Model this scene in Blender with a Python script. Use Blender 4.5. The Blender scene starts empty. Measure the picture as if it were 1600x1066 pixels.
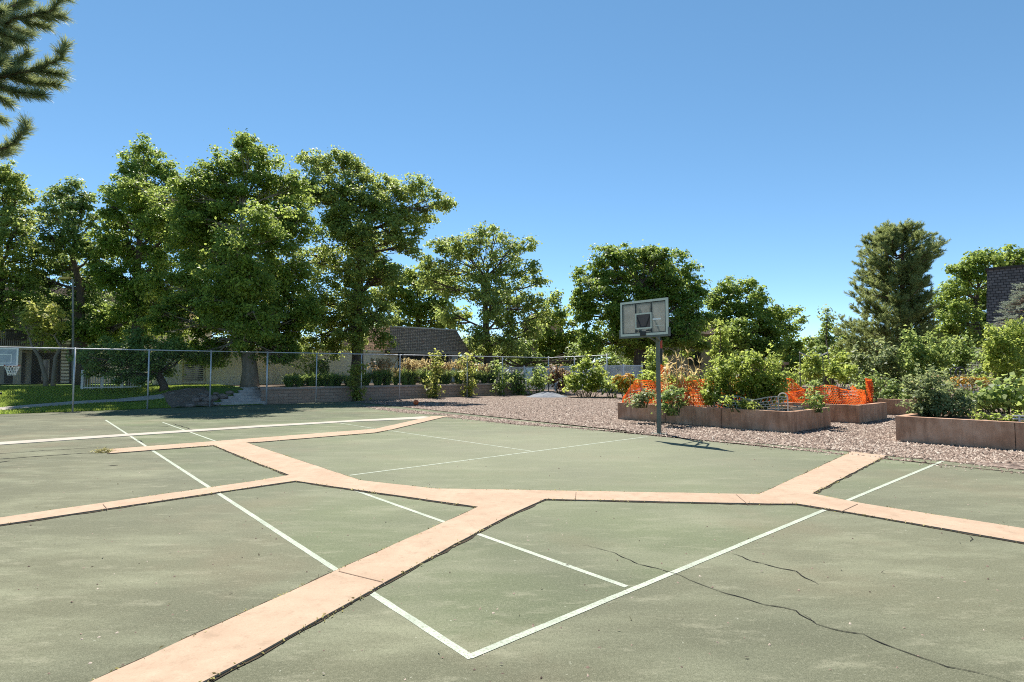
import bpy, bmesh, math, random
import numpy as np
from mathutils import Vector, Matrix

random.seed(7)
RNG = np.random.default_rng(11)
SC = bpy.context.scene
COL = SC.collection
# ------------------------------------------------------------------ camera model
F = 871.0; W0, H0 = 800.0, 533.0; CAMH = 1.55
PITCH = math.atan(47.0 / F)
CAM = Vector((0, 0, CAMH))
FW = Vector((0, math.cos(PITCH), math.sin(PITCH))); UPV = Vector((0, -math.sin(PITCH), math.cos(PITCH)))
def ray(px, py):
    return FW + Vector((1, 0, 0)) * ((px - W0) / F) - UPV * ((py - H0) / F)
def P(px, py, Y):
    r = ray(px, py); return CAM + r * (Y / r.y)
def G(px, py, z=0.0):
    r = ray(px, py); return CAM + r * ((z - CAMH) / r.z)
U = Vector((.7586, .6517, 0)); N = Vector((-.6517, .7586, 0))      # court axes
F0 = Vector((-16.8, 21.43, 0))                                     # a corner of the fence line
def AB(a, b, z=0.0):
    p = F0 + U * a + N * b; p.z = z; return p
def toab(p):
    d = Vector((p.x, p.y, 0)) - F0; return d.dot(U), d.dot(N)
def a_at(px, b):
    k = (px - W0) / F
    c = F0 + N * b
    return (k * c.y - c.x) / (U.x - k * U.y)
def sstep(t):
    t = max(0.0, min(1.0, t)); return t * t * (3 - 2 * t)
def lawn_z(a, b):
    t = sstep((a - 1.8) / 2.8); l = .75 * sstep(b / 9.0)
    return l * (1 - t) + t * .735 * sstep((b - .45) / 2.3)

cam_d = bpy.data.cameras.new("camera"); cam = bpy.data.objects.new("camera", cam_d); COL.objects.link(cam)
cam.location = CAM; cam.rotation_euler = (math.pi / 2 + PITCH, 0, 0)
cam_d.sensor_width = 36; cam_d.lens = 36 * F / 1600.0; cam_d.clip_end = 2000; cam_d.clip_start = .05
SC.camera = cam

# ------------------------------------------------------------------ light
SUN = Vector((-.27 * math.cos(math.radians(55)), .963 * math.cos(math.radians(55)), math.sin(math.radians(55)))).normalized()
w = bpy.data.worlds.new("World"); SC.world = w; w.use_nodes = True
nt = w.node_tree; sky = nt.nodes.new("ShaderNodeTexSky"); sky.sky_type = 'NISHITA'; sky.sun_disc = False
sky.sun_elevation = math.radians(55); sky.sun_rotation = math.atan2(SUN.x, SUN.y)
sky.altitude = 2500; sky.air_density = .62; sky.dust_density = 0; sky.ozone_density = .35
bg = nt.nodes["Background"]; bg.inputs[1].default_value = .142
hs = nt.nodes.new('ShaderNodeHueSaturation'); hs.inputs['Saturation'].default_value = 1.26; hs.inputs['Hue'].default_value = .489
gm = nt.nodes.new('ShaderNodeGamma'); gm.inputs[1].default_value = .78
nt.links.new(sky.outputs[0], gm.inputs[0]); nt.links.new(gm.outputs[0], hs.inputs['Color']); nt.links.new(hs.outputs[0], bg.inputs[0])
sd = bpy.data.lights.new("sun", 'SUN'); so = bpy.data.objects.new("sun", sd); COL.objects.link(so)
sd.energy = 4.45; sd.angle = math.radians(.53); sd.color = (1, .95, .87)
so.rotation_euler = (-SUN).to_track_quat('-Z', 'Y').to_euler()
SC.view_settings.view_transform = 'Standard'; SC.view_settings.look = 'None'; SC.view_settings.gamma = 1
SC.view_settings.exposure = 1.17
SC.cycles.filter_width = 1.05; SC.cycles.use_denoising = False; SC.cycles.sample_clamp_indirect = 4; SC.cycles.max_bounces = 12; SC.cycles.diffuse_bounces = 10; SC.cycles.transmission_bounces = 8

# ------------------------------------------------------------------ materials
class NT:
    def __init__(s, name):
        s.m = bpy.data.materials.new(name); s.m.use_nodes = True; s.t = s.m.node_tree
        s.b = s.t.nodes["Principled BSDF"]; s.out = s.t.nodes["Material Output"]
    def n(s, typ, **kw):
        nd = s.t.nodes.new(typ)
        for k, v in kw.items(): setattr(nd, k, v)
        return nd
    def l(s, a, b): s.t.links.new(a, b)
    def coord(s, scale=(1, 1, 1), rot=(0, 0, 0)):
        tc = s.n("ShaderNodeTexCoord"); mp = s.n("ShaderNodeMapping")
        mp.inputs['Scale'].default_value = scale; mp.inputs['Rotation'].default_value = rot
        s.l(tc.outputs['Object'], mp.inputs[0]); return mp.outputs[0]
    def noise(s, vec, scale, detail=4, rough=.55):
        nd = s.n("ShaderNodeTexNoise"); nd.inputs['Scale'].default_value = scale
        nd.inputs['Detail'].default_value = detail; nd.inputs['Roughness'].default_value = rough
        s.l(vec, nd.inputs[0]); return nd.outputs[0]
    def ramp(s, fac, stops):
        r = s.n("ShaderNodeValToRGB"); e = r.color_ramp.elements
        while len(e) > 1: e.remove(e[-1])
        e[0].position = stops[0][0]; e[0].color = (*stops[0][1], 1)
        for p, c in stops[1:]:
            x = e.new(p); x.color = (*c, 1)
        s.l(fac, r.inputs[0]); return r.outputs[0]
    def mix(s, a, b, fac, mode='MIX'):
        m = s.n("ShaderNodeMix", data_type='RGBA', blend_type=mode)
        for sock, v in ((m.inputs[6], a), (m.inputs[7], b)):
            if isinstance(v, tuple): sock.default_value = (*v, 1)
            else: s.l(v, sock)
        if isinstance(fac, (int, float)): m.inputs[0].default_value = fac
        else: s.l(fac, m.inputs[0])
        return m.outputs[2]
    def math(s, op, a, b=None):
        m = s.n("ShaderNodeMath", operation=op)
        for i, v in enumerate((a, b)):
            if v is None: continue
            if isinstance(v, (int, float)): m.inputs[i].default_value = v
            else: s.l(v, m.inputs[i])
        return m.outputs[0]
    def bump(s, h, strength=.3, dist=.02):
        b = s.n("ShaderNodeBump"); b.inputs['Strength'].default_value = strength; b.inputs['Distance'].default_value = dist
        s.l(h, b.inputs['Height']); s.l(b.outputs[0], s.b.inputs['Normal'])
    def col(s, c):
        if isinstance(c, tuple): s.b.inputs['Base Color'].default_value = (*c, 1)
        else: s.l(c, s.b.inputs['Base Color'])
    def rough(s, r, spec=.3, metal=0):
        s.b.inputs['Roughness'].default_value = r; s.b.inputs['Specular IOR Level'].default_value = spec
        s.b.inputs['Metallic'].default_value = metal

def simple(name, c1, c2, scale=3.0, rough=.8, spec=.3, bump=.2, metal=0, stretch=(1, 1, 1), fine=40):
    t = NT(name); v = t.coord(stretch)
    n1 = t.noise(v, scale, 5, .6); n2 = t.noise(v, scale * fine / 3, 3)
    c = t.ramp(n1, [(.3, c1), (.7, c2)])
    c = t.mix(c, tuple(x * .6 for x in c1), t.math('MULTIPLY', t.math('SUBTRACT', .75, n2), .5))
    t.col(c); t.rough(rough, spec, metal)
    if bump: t.bump(n2, bump, .01)
    return t.m

def leafmat(name, dark, mid, light, trans=.38, yellow=None, nscale=.9, rough=.5, gam=.52):
    t = NT(name)
    g = t.n("ShaderNodeNewGeometry")
    v = t.coord(); n1 = t.noise(v, nscale, 2)
    f = t.math('ADD', t.math('MULTIPLY', g.outputs['Random Per Island'], .55), t.math('MULTIPLY', n1, .5))
    st = [(.18, dark), (.5, mid), (.82, light)]
    if yellow: st.append((.97, yellow))
    c = t.ramp(f, st); t.col(c); t.rough(rough, .35)
    tr = t.n("ShaderNodeBsdfTranslucent")
    ct = t.mix(c, (1.0, 1.0, .42), 1.0, 'MULTIPLY'); gn = t.n("ShaderNodeGamma"); gn.inputs[1].default_value = gam
    t.l(ct, gn.inputs[0]); t.l(gn.outputs[0], tr.inputs[0])
    mx = t.n("ShaderNodeMixShader"); mx.inputs[0].default_value = trans + .15
    t.l(t.b.outputs[0], mx.inputs[1]); t.l(tr.outputs[0], mx.inputs[2]); t.l(mx.outputs[0], t.out.inputs[0])
    return t.m

def court_mat():
    t = NT("court_paint"); tc = t.n("ShaderNodeTexCoord"); ob = tc.outputs['Object']
    st = t.coord((.22, .62, 1), (0, 0, -math.atan2(U.y, U.x)))
    sub = t.n("ShaderNodeVectorMath", operation='SUBTRACT'); t.l(ob, sub.inputs[0]); sub.inputs[1].default_value = CORNER
    def dot(v):
        d = t.n("ShaderNodeVectorMath", operation='DOT_PRODUCT'); t.l(sub.outputs[0], d.inputs[0]); d.inputs[1].default_value = v
        return d.outputs['Value']
    inside = t.math('MULTIPLY', t.math('GREATER_THAN', dot(UV_), 0.0), t.math('GREATER_THAN', dot(NV_), 0.0))
    base = t.mix((0.1181, 0.1181, 0.0716), (0.1029, 0.1265, 0.0603), inside)
    n1 = t.noise(st, 2.6, 8, .68); n2 = t.noise(ob, .33, 3); n3 = t.noise(ob, 150, 2, .7); n4 = t.noise(st, 9, 6, .75); n5 = t.noise(ob, 28, 3, .7)
    pale = t.ramp(n1, [(.46, (0, 0, 0)), (.64, (1, 1, 1))])
    c = t.mix(base, (0.2109, 0.2151, 0.1384), t.math('MULTIPLY', pale, .80))
    c = t.mix(c, (0.0633, 0.0692, 0.0440), t.math('MULTIPLY', t.ramp(n2, [(.40, (0, 0, 0)), (.60, (1, 1, 1))]), .62))
    c = t.mix(c, (0.2868, 0.2742, 0.1913), t.math('MULTIPLY', t.ramp(n4, [(.54, (0, 0, 0)), (.68, (1, 1, 1))]), .45))
    brown = t.noise(ob, .55, 4)
    c = t.mix(c, (0.1687, 0.1223, 0.0773), t.math('MULTIPLY', t.ramp(brown, [(.54, (0, 0, 0)), (.68, (1, 1, 1))]), .36))
    # wide fade of worn paint around the hoop
    vm = t.n("ShaderNodeVectorMath", operation='DISTANCE'); t.l(ob, vm.inputs[0]); vm.inputs[1].default_value = (1.0, 11.5, 0)
    wear = t.math('MULTIPLY', t.ramp(t.math('DIVIDE', vm.outputs['Value'], 9.0), [(.1, (1, 1, 1)), (1, (0, 0, 0))]), .72)
    c = t.mix(c, (0.2109, 0.2151, 0.1425), wear)
    n6 = t.noise(ob, 46, 4, .8)
    c = t.mix(c, (0.0633, 0.0675, 0.0407), t.math('MULTIPLY', t.ramp(n6, [(.50, (0, 0, 0)), (.66, (1, 1, 1))]), .42))
    c = t.mix(c, (0.2446, 0.2404, 0.1628), t.math('MULTIPLY', t.ramp(n6, [(.34, (1, 1, 1)), (.48, (0, 0, 0))]), .30))
    # grain and white scuffs
    c = t.mix(c, (0.0380, 0.0422, 0.0277), t.math('MULTIPLY', t.ramp(n3, [(.50, (0, 0, 0)), (.68, (1, 1, 1))]), .5))
    c = t.mix(c, (0.3037, 0.2953, 0.2198), t.math('MULTIPLY', t.ramp(n3, [(.30, (1, 1, 1)), (.46, (0, 0, 0))]), .36))
    c = t.mix(c, (0.3712, 0.3712, 0.2930), t.math('MULTIPLY', t.ramp(n5, [(.67, (0, 0, 0)), (.73, (1, 1, 1))]), .6))
    t.col(c); t.rough(.9, .2); t.bump(n3, .25, .004)
    return t.m

CORNER = G(735, 1027); UV_ = U; NV_ = N
M = {}
M['court'] = court_mat()
def line_mat():
    t = NT('line_paint'); v = t.coord(); a = t.noise(v, 3, 6, .7); b = t.noise(v, 60, 4, .8)
    c = t.ramp(a, [(.3, (0.2838, 0.3182, 0.2494)), (.65, (0.4128, 0.4386, 0.3612))])
    c = t.mix(c, (0.1720, 0.1892, 0.1204), t.ramp(b, [(.50, (0, 0, 0)), (.62, (0.7310, 0.7310, 0.7310))])); t.col(c); t.rough(.85, .2); return t.m
M['line'] = line_mat()
def strip_mat():
    t = NT('peach_concrete'); v = t.coord(); a = t.noise(v, 1.7, 6, .7); b = t.noise(v, 90, 3, .7); g = t.noise(v, 7, 6, .75)
    c = t.ramp(a, [(.3, (0.3400, 0.2373, 0.1631)), (.7, (0.4173, 0.3083, 0.2188))])
    c = t.mix(c, (0.2318, 0.1666, 0.1114), t.math('MULTIPLY', t.ramp(g, [(.52, (0, 0, 0)), (.72, (1, 1, 1))]), .6))
    c = t.mix(c, (0.4637, 0.3665, 0.2626), t.math('MULTIPLY', t.ramp(g, [(.28, (1, 1, 1)), (.44, (0, 0, 0))]), .45))
    c = t.mix(c, (0.2009, 0.1417, 0.0955), t.math('MULTIPLY', t.ramp(b, [(.54, (0, 0, 0)), (.72, (1, 1, 1))]), .35))
    t.col(c); t.rough(.92, .2); t.bump(b, .3, .004); return t.m
M['strip'] = strip_mat()
M['palestrip'] = simple('pale_concrete', (.34, .30, .245), (.43, .385, .325), 1.5, .9, bump=.2)
M['gap'] = simple('gap_dirt', (.02, .016, .01), (.07, .05, .028), 9, 1, bump=.5)
M['jointline'] = simple('joint_line', (.10, .065, .045), (.20, .135, .095), 9, 1, bump=0)
M['crack'] = simple('crack_dark', (.006, .006, .005), (.018, .016, .012), 12, 1, bump=0)
def gravel_mat():
    t = NT('gravel'); v = t.coord()
    vo = t.n("ShaderNodeTexVoronoi"); vo.inputs['Scale'].default_value = 17; t.l(v, vo.inputs[0])
    c = t.ramp(vo.outputs['Color'], [(.1, (0.0430, 0.0317, 0.0248)), (.4, (0.1548, 0.1126, 0.0890)), (.65, (0.2322, 0.1752, 0.1393)), (.9, (0.3440, 0.2836, 0.2322))])
    n = t.noise(v, .5, 4); c = t.mix(c, (0.3096, 0.2169, 0.1703), t.math('MULTIPLY', n, .35))
    c = t.mix(c, (0.0430, 0.0292, 0.0232), t.ramp(vo.outputs['Distance'], [(.55, (0, 0, 0)), (.9, (1, 1, 1))]))
    t.col(c); t.rough(.95, .2); t.bump(t.math('MULTIPLY', vo.outputs['Distance'], -1), .9, .03); return t.m
M['gravel'] = gravel_mat()
def stone_mat():
    t = NT('stones'); g = t.n("ShaderNodeNewGeometry")
    c = t.ramp(g.outputs['Random Per Island'], [(0, (0.0516, 0.0367, 0.0279)), (.35, (0.1634, 0.1168, 0.0914)), (.7, (0.2666, 0.2002, 0.1587)), (1, (0.4300, 0.3670, 0.3019))])
    t.col(c); t.rough(.9, .2); return t.m
M['stone'] = stone_mat()
M['soil'] = simple('soil', (.05, .035, .022), (.12, .085, .055), 5, 1, bump=.8)
M['mulch'] = simple('mulch', (.13, .09, .065), (.26, .19, .14), 6, 1, bump=.9)
M['farground'] = simple('dry_ground', (.12, .11, .06), (.20, .18, .10), .6, 1, bump=.3)
M['lawn'] = simple('lawn_turf', (.075, .13, .014), (.15, .23, .03), .8, 1, bump=.5)
M['grass'] = leafmat('grass_blades', (.08, .14, .014), (.17, .26, .025), (.26, .34, .05), .35, nscale=.4)
M['path'] = simple('path_concrete', (.34, .30, .25), (.45, .40, .34), 1.5, .9)
def planter_mat():
    t = NT('planter_concrete'); v = t.coord(); a = t.noise(v, 1.4, 7, .7); b = t.noise(v, 70, 3, .7); st = t.coord((5, 5, .8)); d = t.noise(st, 1.2, 5, .7)
    c = t.ramp(a, [(.3, (.28, .15, .088)), (.5, (.42, .25, .16)), (.68, (.54, .36, .25))])
    c = t.mix(c, (.16, .088, .054), t.math('MULTIPLY', t.ramp(d, [(.50, (0, 0, 0)), (.68, (1, 1, 1))]), .55))
    c = t.mix(c, (.62, .48, .38), t.math('MULTIPLY', t.ramp(d, [(.30, (1, 1, 1)), (.44, (0, 0, 0))]), .35))
    c = t.mix(c, (.2, .13, .09), t.math('MULTIPLY', t.ramp(b, [(.52, (0, 0, 0)), (.7, (1, 1, 1))]), .3))
    t.col(c); t.rough(.92, .2); t.bump(b, .35, .006); return t.m
M['plantbed'] = planter_mat()
M['stepstone'] = simple('step_stone', (.36, .31, .28), (.55, .50, .46), 2.5, .9, bump=.5)
M['rock'] = simple('rock', (.14, .10, .08), (.30, .24, .20), 3, .95, bump=.6)
def brickmat(name, c1, c2, mortar, bw, bh, ms, rough=.9, bias=0, kz=1.0, axis=U, bump=.5):
    t = NT(name); tc = t.n("ShaderNodeTexCoord")
    d = t.n("ShaderNodeVectorMath", operation='DOT_PRODUCT'); t.l(tc.outputs['Object'], d.inputs[0]); d.inputs[1].default_value = axis
    d2 = t.n("ShaderNodeVectorMath", operation='DOT_PRODUCT'); t.l(tc.outputs['Object'], d2.inputs[0]); d2.inputs[1].default_value = (-axis.y * .45, axis.x * .45, 0)
    sp = t.n("ShaderNodeSeparateXYZ"); t.l(tc.outputs['Object'], sp.inputs[0])
    cb = t.n("ShaderNodeCombineXYZ"); t.l(t.math('ADD', d.outputs['Value'], d2.outputs['Value']), cb.inputs[0]); t.l(t.math('MULTIPLY', sp.outputs[2], kz), cb.inputs[1])
    b = t.n("ShaderNodeTexBrick"); t.l(cb.outputs[0], b.inputs[0])
    b.inputs['Color1'].default_value = (*c1, 1); b.inputs['Color2'].default_value = (*c2, 1); b.inputs['Mortar'].default_value = (*mortar, 1)
    b.inputs['Scale'].default_value = 1; b.inputs['Brick Width'].default_value = bw; b.inputs['Row Height'].default_value = bh
    b.inputs['Mortar Size'].default_value = ms; b.inputs['Bias'].default_value = bias
    n = t.noise(tc.outputs['Object'], 3, 5, .7)
    c = t.mix(b.outputs['Color'], tuple(x * .45 for x in c1), t.math('MULTIPLY', n, .55)); t.col(c); t.rough(rough, .2)
    t.bump(t.math('MULTIPLY', b.outputs['Fac'], -1), bump, .03); return t.m
M['wallblock'] = brickmat('retaining_block', (.42, .28, .20), (.50, .35, .26), (.24, .165, .12), .46, .15, .008)
M['shingle'] = brickmat('wood_shingle', (.62, .43, .31), (.27, .185, .135), (.05, .037, .028), .15, .115, .016)
M['shingle2'] = brickmat('slate_shingle', (.21, .18, .17), (.11, .095, .09), (.018, .016, .016), .24, .15, .018, bump=.12, axis=Vector((.65, -.76, 0)))
M['brick'] = brickmat('shed_brick', (.30, .15, .10), (.24, .11, .08), (.3, .25, .2), .22, .075, .01)
M['stucco'] = simple('cream_stucco', (.76, .66, .50), (.84, .75, .59), .7, .95, bump=.3, fine=100)
M['stucco2'] = simple('tan_stucco', (.40, .34, .27), (.50, .44, .35), .9, .95, bump=.3)
M['orange_stucco'] = simple('orange_stucco', (.50, .30, .18), (.56, .36, .23), .9, .95)
M['tread'] = simple('tread_wood', (.62, .55, .46), (.74, .66, .56), 4, .9)
M['recess'] = simple('recess_shade_paint', (.10, .085, .07), (.17, .145, .12), 2, .8)  # brown that paints in the shade of balcony and patio openings
M['trim'] = simple('dark_trim', (.035, .028, .022), (.06, .048, .038), 3, .7)
M['glass'] = simple('window_glass', (.02, .022, .025), (.05, .055, .06), 1, .08, .6, 0)
M['white'] = simple('white_metal', (.76, .76, .74), (.86, .86, .84), 2, .5, bump=0)
M['whitewood'] = simple('cream_wood', (.52, .47, .40), (.63, .58, .50), 2, .7, bump=.1)
M['galv'] = simple('galvanised_steel', (.46, .47, .48), (.60, .61, .62), 5, .45, .4, 0, .35)
M['wire'] = simple('steel_wire', (.14, .145, .145), (.22, .225, .225), 5, .5, .4, 0, .4)
M['greenpole'] = simple('green_grey_paint', (.10, .115, .088), (.15, .165, .13), 4, .5, .4, .1)
M['frame'] = simple('pale_frame_paint', (.50, .53, .45), (.62, .64, .55), 5, .6, bump=.05)
M['blacksteel'] = simple('black_steel', (.018, .02, .02), (.04, .042, .042), 5, .5, bump=0)
M['darkplate'] = simple('dark_plate', (.075, .062, .058), (.11, .09, .085), 6, .6, bump=0)
M['red'] = simple('red_paint', (.45, .06, .03), (.55, .09, .05), 5, .5, bump=0)
M['orangeball'] = simple('ball_rubber', (.62, .14, .04), (.72, .18, .06), 12, .6, bump=.3)
M['netorange'] = leafmat('orange_net', (.66, .07, .012), (.80, .12, .03), (.86, .22, .08), .4, nscale=2, gam=.85)
M['cornleaf'] = leafmat('dry_corn', (.40, .24, .09), (.58, .40, .19), (.72, .56, .34), .3)
M['netgrey'] = simple('grey_netting', (.26, .28, .24), (.38, .40, .35), 5, .7, bump=0)
M['darknet'] = simple('dark_netting', (.03, .035, .028), (.07, .075, .06), 5, .7, bump=0)
M['bark'] = simple('bark', (.055, .04, .028), (.15, .115, .085), 2.2, 1, bump=1.0, stretch=(3, 3, .7))
M['barkpale'] = simple('pale_bark', (.17, .14, .10), (.30, .25, .19), 2.2, 1, bump=.8, stretch=(3, 3, .7))
M['barkpine'] = simple('pine_bark', (.10, .06, .04), (.22, .15, .11), 3, 1, bump=.8)
M['stem'] = simple('green_stem', (.05, .07, .02), (.10, .11, .04), 4, .9, bump=0)
M['board'] = None
def board_mat():
    t = NT('clouded_acrylic'); v = t.coord()
    n1 = t.noise(v, 4, 5, .65); n2 = t.noise(v, 38, 3)
    c = t.ramp(n1, [(.3, (.17, .18, .13)), (.7, (.34, .34, .27))]); c = t.mix(c, (.45, .45, .38), t.math('MULTIPLY', t.ramp(n2, [(.55, (0, 0, 0)), (.8, (1, 1, 1))]), .5))
    t.col(c); t.rough(.35, .4)
    tr = t.n("ShaderNodeBsdfTranslucent"); t.l(t.mix(c, (1.0, 1.0, 1.0), .5), tr.inputs[0])
    mx = t.n("ShaderNodeMixShader"); mx.inputs[0].default_value = .4
    t.l(t.b.outputs[0], mx.inputs[1]); t.l(tr.outputs[0], mx.inputs[2])
    tp = t.n("ShaderNodeBsdfTransparent"); mx2 = t.n("ShaderNodeMixShader"); mx2.inputs[0].default_value = .12
    t.l(mx.outputs[0], mx2.inputs[1]); t.l(tp.outputs[0], mx2.inputs[2]); t.l(mx2.outputs[0], t.out.inputs[0]); return t.m
M['board'] = board_mat()
L = {
 'ash':   leafmat('ash_leaf', (0.067, 0.124, 0.019), (0.148, 0.232, 0.033), (0.287, 0.372, 0.047), .40, (0.478, 0.503, 0.073)),
 'airy':  leafmat('honeylocust_leaf', (0.090, 0.143, 0.033), (0.182, 0.256, 0.051), (0.321, 0.380, 0.073), .40, (0.558, 0.531, 0.109)),
 'dark':  leafmat('dark_leaf', (0.056, 0.115, 0.032), (0.125, 0.205, 0.05), (0.235, 0.315, 0.066), .34),
 'deep':  leafmat('maple_leaf', (0.064, 0.128, 0.019), (0.134, 0.217, 0.029), (0.231, 0.326, 0.040), .38, (0.346, 0.415, 0.054)),
 'lime':  leafmat('lime_leaf', (0.098, 0.163, 0.023), (0.195, 0.273, 0.036), (0.325, 0.377, 0.058), .45, (0.468, 0.442, 0.091)),
 'yel':   leafmat('yellow_green_leaf', (0.125, 0.163, 0.027), (0.263, 0.288, 0.050), (0.400, 0.388, 0.088), .42, (0.562, 0.413, 0.125)),
 'shrub': leafmat('shrub_leaf', (0.059, 0.120, 0.029), (0.149, 0.227, 0.051), (0.296, 0.372, 0.081), .38, (0.515, 0.508, 0.145)),
 'grey':  leafmat('grey_green_leaf', (0.074, 0.108, 0.047), (0.149, 0.196, 0.084), (0.257, 0.311, 0.135), .33, (0.405, 0.405, 0.189)),
 'red':   leafmat('red_brown_leaf', (0.072, 0.034, 0.029), (0.156, 0.072, 0.046), (0.286, 0.169, 0.065), .3),
 'blue':  leafmat('spruce_needle', (0.110, 0.143, 0.143), (0.209, 0.253, 0.253), (0.330, 0.374, 0.363), .2),
 'pine':  leafmat('pine_needle', (0.065, 0.108, 0.036), (0.165, 0.215, 0.068), (0.30, 0.335, 0.12), .3, (0.324, 0.297, 0.121)),
 'npine': leafmat('near_pine_needle', (0.062, 0.100, 0.044), (0.138, 0.181, 0.077), (0.250, 0.288, 0.125), .25, (0.375, 0.338, 0.175)),
 'tuft':  leafmat('grass_tuft', (0.058, 0.117, 0.021), (0.130, 0.221, 0.039), (0.234, 0.325, 0.065), .35),
 'plume': leafmat('grass_plume', (0.360, 0.240, 0.130), (0.520, 0.360, 0.220), (0.620, 0.470, 0.300), .4),
 'orange':leafmat('orange_flower', (0.420, 0.170, 0.015), (0.620, 0.300, 0.020), (0.700, 0.420, 0.050), .3),
 'weed':  leafmat('dry_weed', (0.144, 0.108, 0.048), (0.264, 0.228, 0.096), (0.360, 0.324, 0.156), .3),
}

M['deadleaf'] = leafmat('dead_leaf', (.02, .015, .01), (.06, .045, .025), (.12, .09, .05), .1)
# ------------------------------------------------------------------ mesh helpers
ORG = {}
class MB:
    def __init__(s): s.v = []; s.f = []
    def add(s, vs, fs):
        o = len(s.v); s.v += [Vector(x) for x in vs]; s.f += [tuple(i + o for i in f) for f in fs]; return s
    def hexa(s, b, t):
        return s.add(list(b) + list(t), [(3, 2, 1, 0), (4, 5, 6, 7), (0, 1, 5, 4), (1, 2, 6, 5), (2, 3, 7, 6), (3, 0, 4, 7)])
    def obox(s, c, ax, ay, az):      # centre and three half axes
        c = Vector(c); b = [c - ax - ay - az, c + ax - ay - az, c + ax + ay - az, c - ax + ay - az]
        return s.hexa(b, [p + az * 2 for p in b])
    def uvbox(s, a0, a1, b0, b1, z0, z1):    # box on the court axes
        c = [(a0, b0), (a1, b0), (a1, b1), (a0, b1)]
        return s.hexa([AB(a, b, z0) for a, b in c], [AB(a, b, z1) for a, b in c])
    def prism(s, pts, z0, z1):
        n = len(pts); b = [Vector((p[0], p[1], z0)) for p in pts]; t = [Vector((p[0], p[1], z1)) for p in pts]
        return s.add(b + t, [tuple(range(n - 1, -1, -1)), tuple(range(n, 2 * n))] + [(i, (i + 1) % n, n + (i + 1) % n, n + i) for i in range(n)])
    def tube(s, pts, rad, n=8, cap=True):
        pts = [Vector(p) for p in pts]; o = len(s.v); k = len(pts)
        if not isinstance(rad, (list, tuple)): rad = [rad] * k
        ref = None
        for i, p in enumerate(pts):
            d = (pts[min(i + 1, k - 1)] - pts[max(i - 1, 0)])
            if d.length < 1e-9: d = Vector((0, 0, 1))
            d.normalize()
            if ref is None:
                ref = d.cross(Vector((0, 0, 1)) if abs(d.z) < .9 else Vector((1, 0, 0))).normalized()
            x = (ref - d * ref.dot(d)); x = x.normalized() if x.length > 1e-6 else d.orthogonal().normalized(); ref = x; y = d.cross(x)
            for j in range(n):
                an = 2 * math.pi * j / n; s.v.append(p + (x * math.cos(an) + y * math.sin(an)) * rad[i])
        for i in range(k - 1):
            for j in range(n):
                a = o + i * n + j; b = o + i * n + (j + 1) % n; s.f.append((a, b, b + n, a + n))
        if cap: s.f.append(tuple(o + j for j in range(n - 1, -1, -1))); s.f.append(tuple(o + (k - 1) * n + j for j in range(n)))
        return s
    def sphere(s, c, r, seg=20, rings=12):
        c = Vector(c); o = len(s.v); rr = r if isinstance(r, (tuple, list)) else (r, r, r)
        for i in range(rings + 1):
            th = math.pi * i / rings
            for j in range(seg):
                ph = 2 * math.pi * j / seg
                s.v.append(c + Vector((rr[0] * math.sin(th) * math.cos(ph), rr[1] * math.sin(th) * math.sin(ph), rr[2] * math.cos(th))))
        for i in range(rings):
            for j in range(seg):
                a = o + i * seg + j; b = o + i * seg + (j + 1) % seg
                s.f.append((a, a + seg, b + seg, b))
        return s
    def torus(s, c, ax, R, r, n=28, m=8):
        ax = Vector(ax).normalized(); x = ax.orthogonal().normalized(); y = ax.cross(x)
        pts = [Vector(c) + (x * math.cos(2 * math.pi * i / n) + y * math.sin(2 * math.pi * i / n)) * R for i in range(n + 1)]
        return s.tube(pts, r, m, False)
    def build(s, name, mat, parent=None, smooth=False, base=None, bevel=0):
        org = ORG.get(parent.name, Vector()) if parent else (Vector(base) if base is not None else Vector())
        me = bpy.data.meshes.new(name)
        me.from_pydata([tuple(v - org) for v in s.v], [], s.f)
        me.materials.append(mat)
        bm = bmesh.new(); bm.from_mesh(me)
        if bevel:
            bmesh.ops.remove_doubles(bm, verts=bm.verts, dist=1e-5)
            bmesh.ops.bevel(bm, geom=[e for e in bm.edges if len(e.link_faces) == 2 and e.calc_face_angle(0) > .6], offset=bevel, segments=2, affect='EDGES', profile=.6)
        bmesh.ops.triangulate(bm, faces=[f for f in bm.faces if len(f.verts) > 4])
        bmesh.ops.recalc_face_normals(bm, faces=bm.faces)
        bm.to_mesh(me); bm.free()
        if smooth:
            me.polygons.foreach_set('use_smooth', [True] * len(me.polygons))
        o = bpy.data.objects.new(name, me); COL.objects.link(o)
        if parent: o.parent = parent
        else: o.location = org
        ORG[o.name] = org
        return o
def tag(o, label=None, cat=None, group=None, kind=None):
    if label: o['label'] = label
    if cat: o['category'] = cat
    if group: o['group'] = group
    if kind: o['kind'] = kind
    return o
def empty(name, loc, label, cat, group=None):
    o = bpy.data.objects.new(name, None); COL.objects.link(o); o.location = loc; o.empty_display_size = .2
    ORG[o.name] = Vector(loc); return tag(o, label, cat, group)
def struct(mb, name, mat, **k):
    return tag(mb.build(name, mat, **k), kind='structure')

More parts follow.
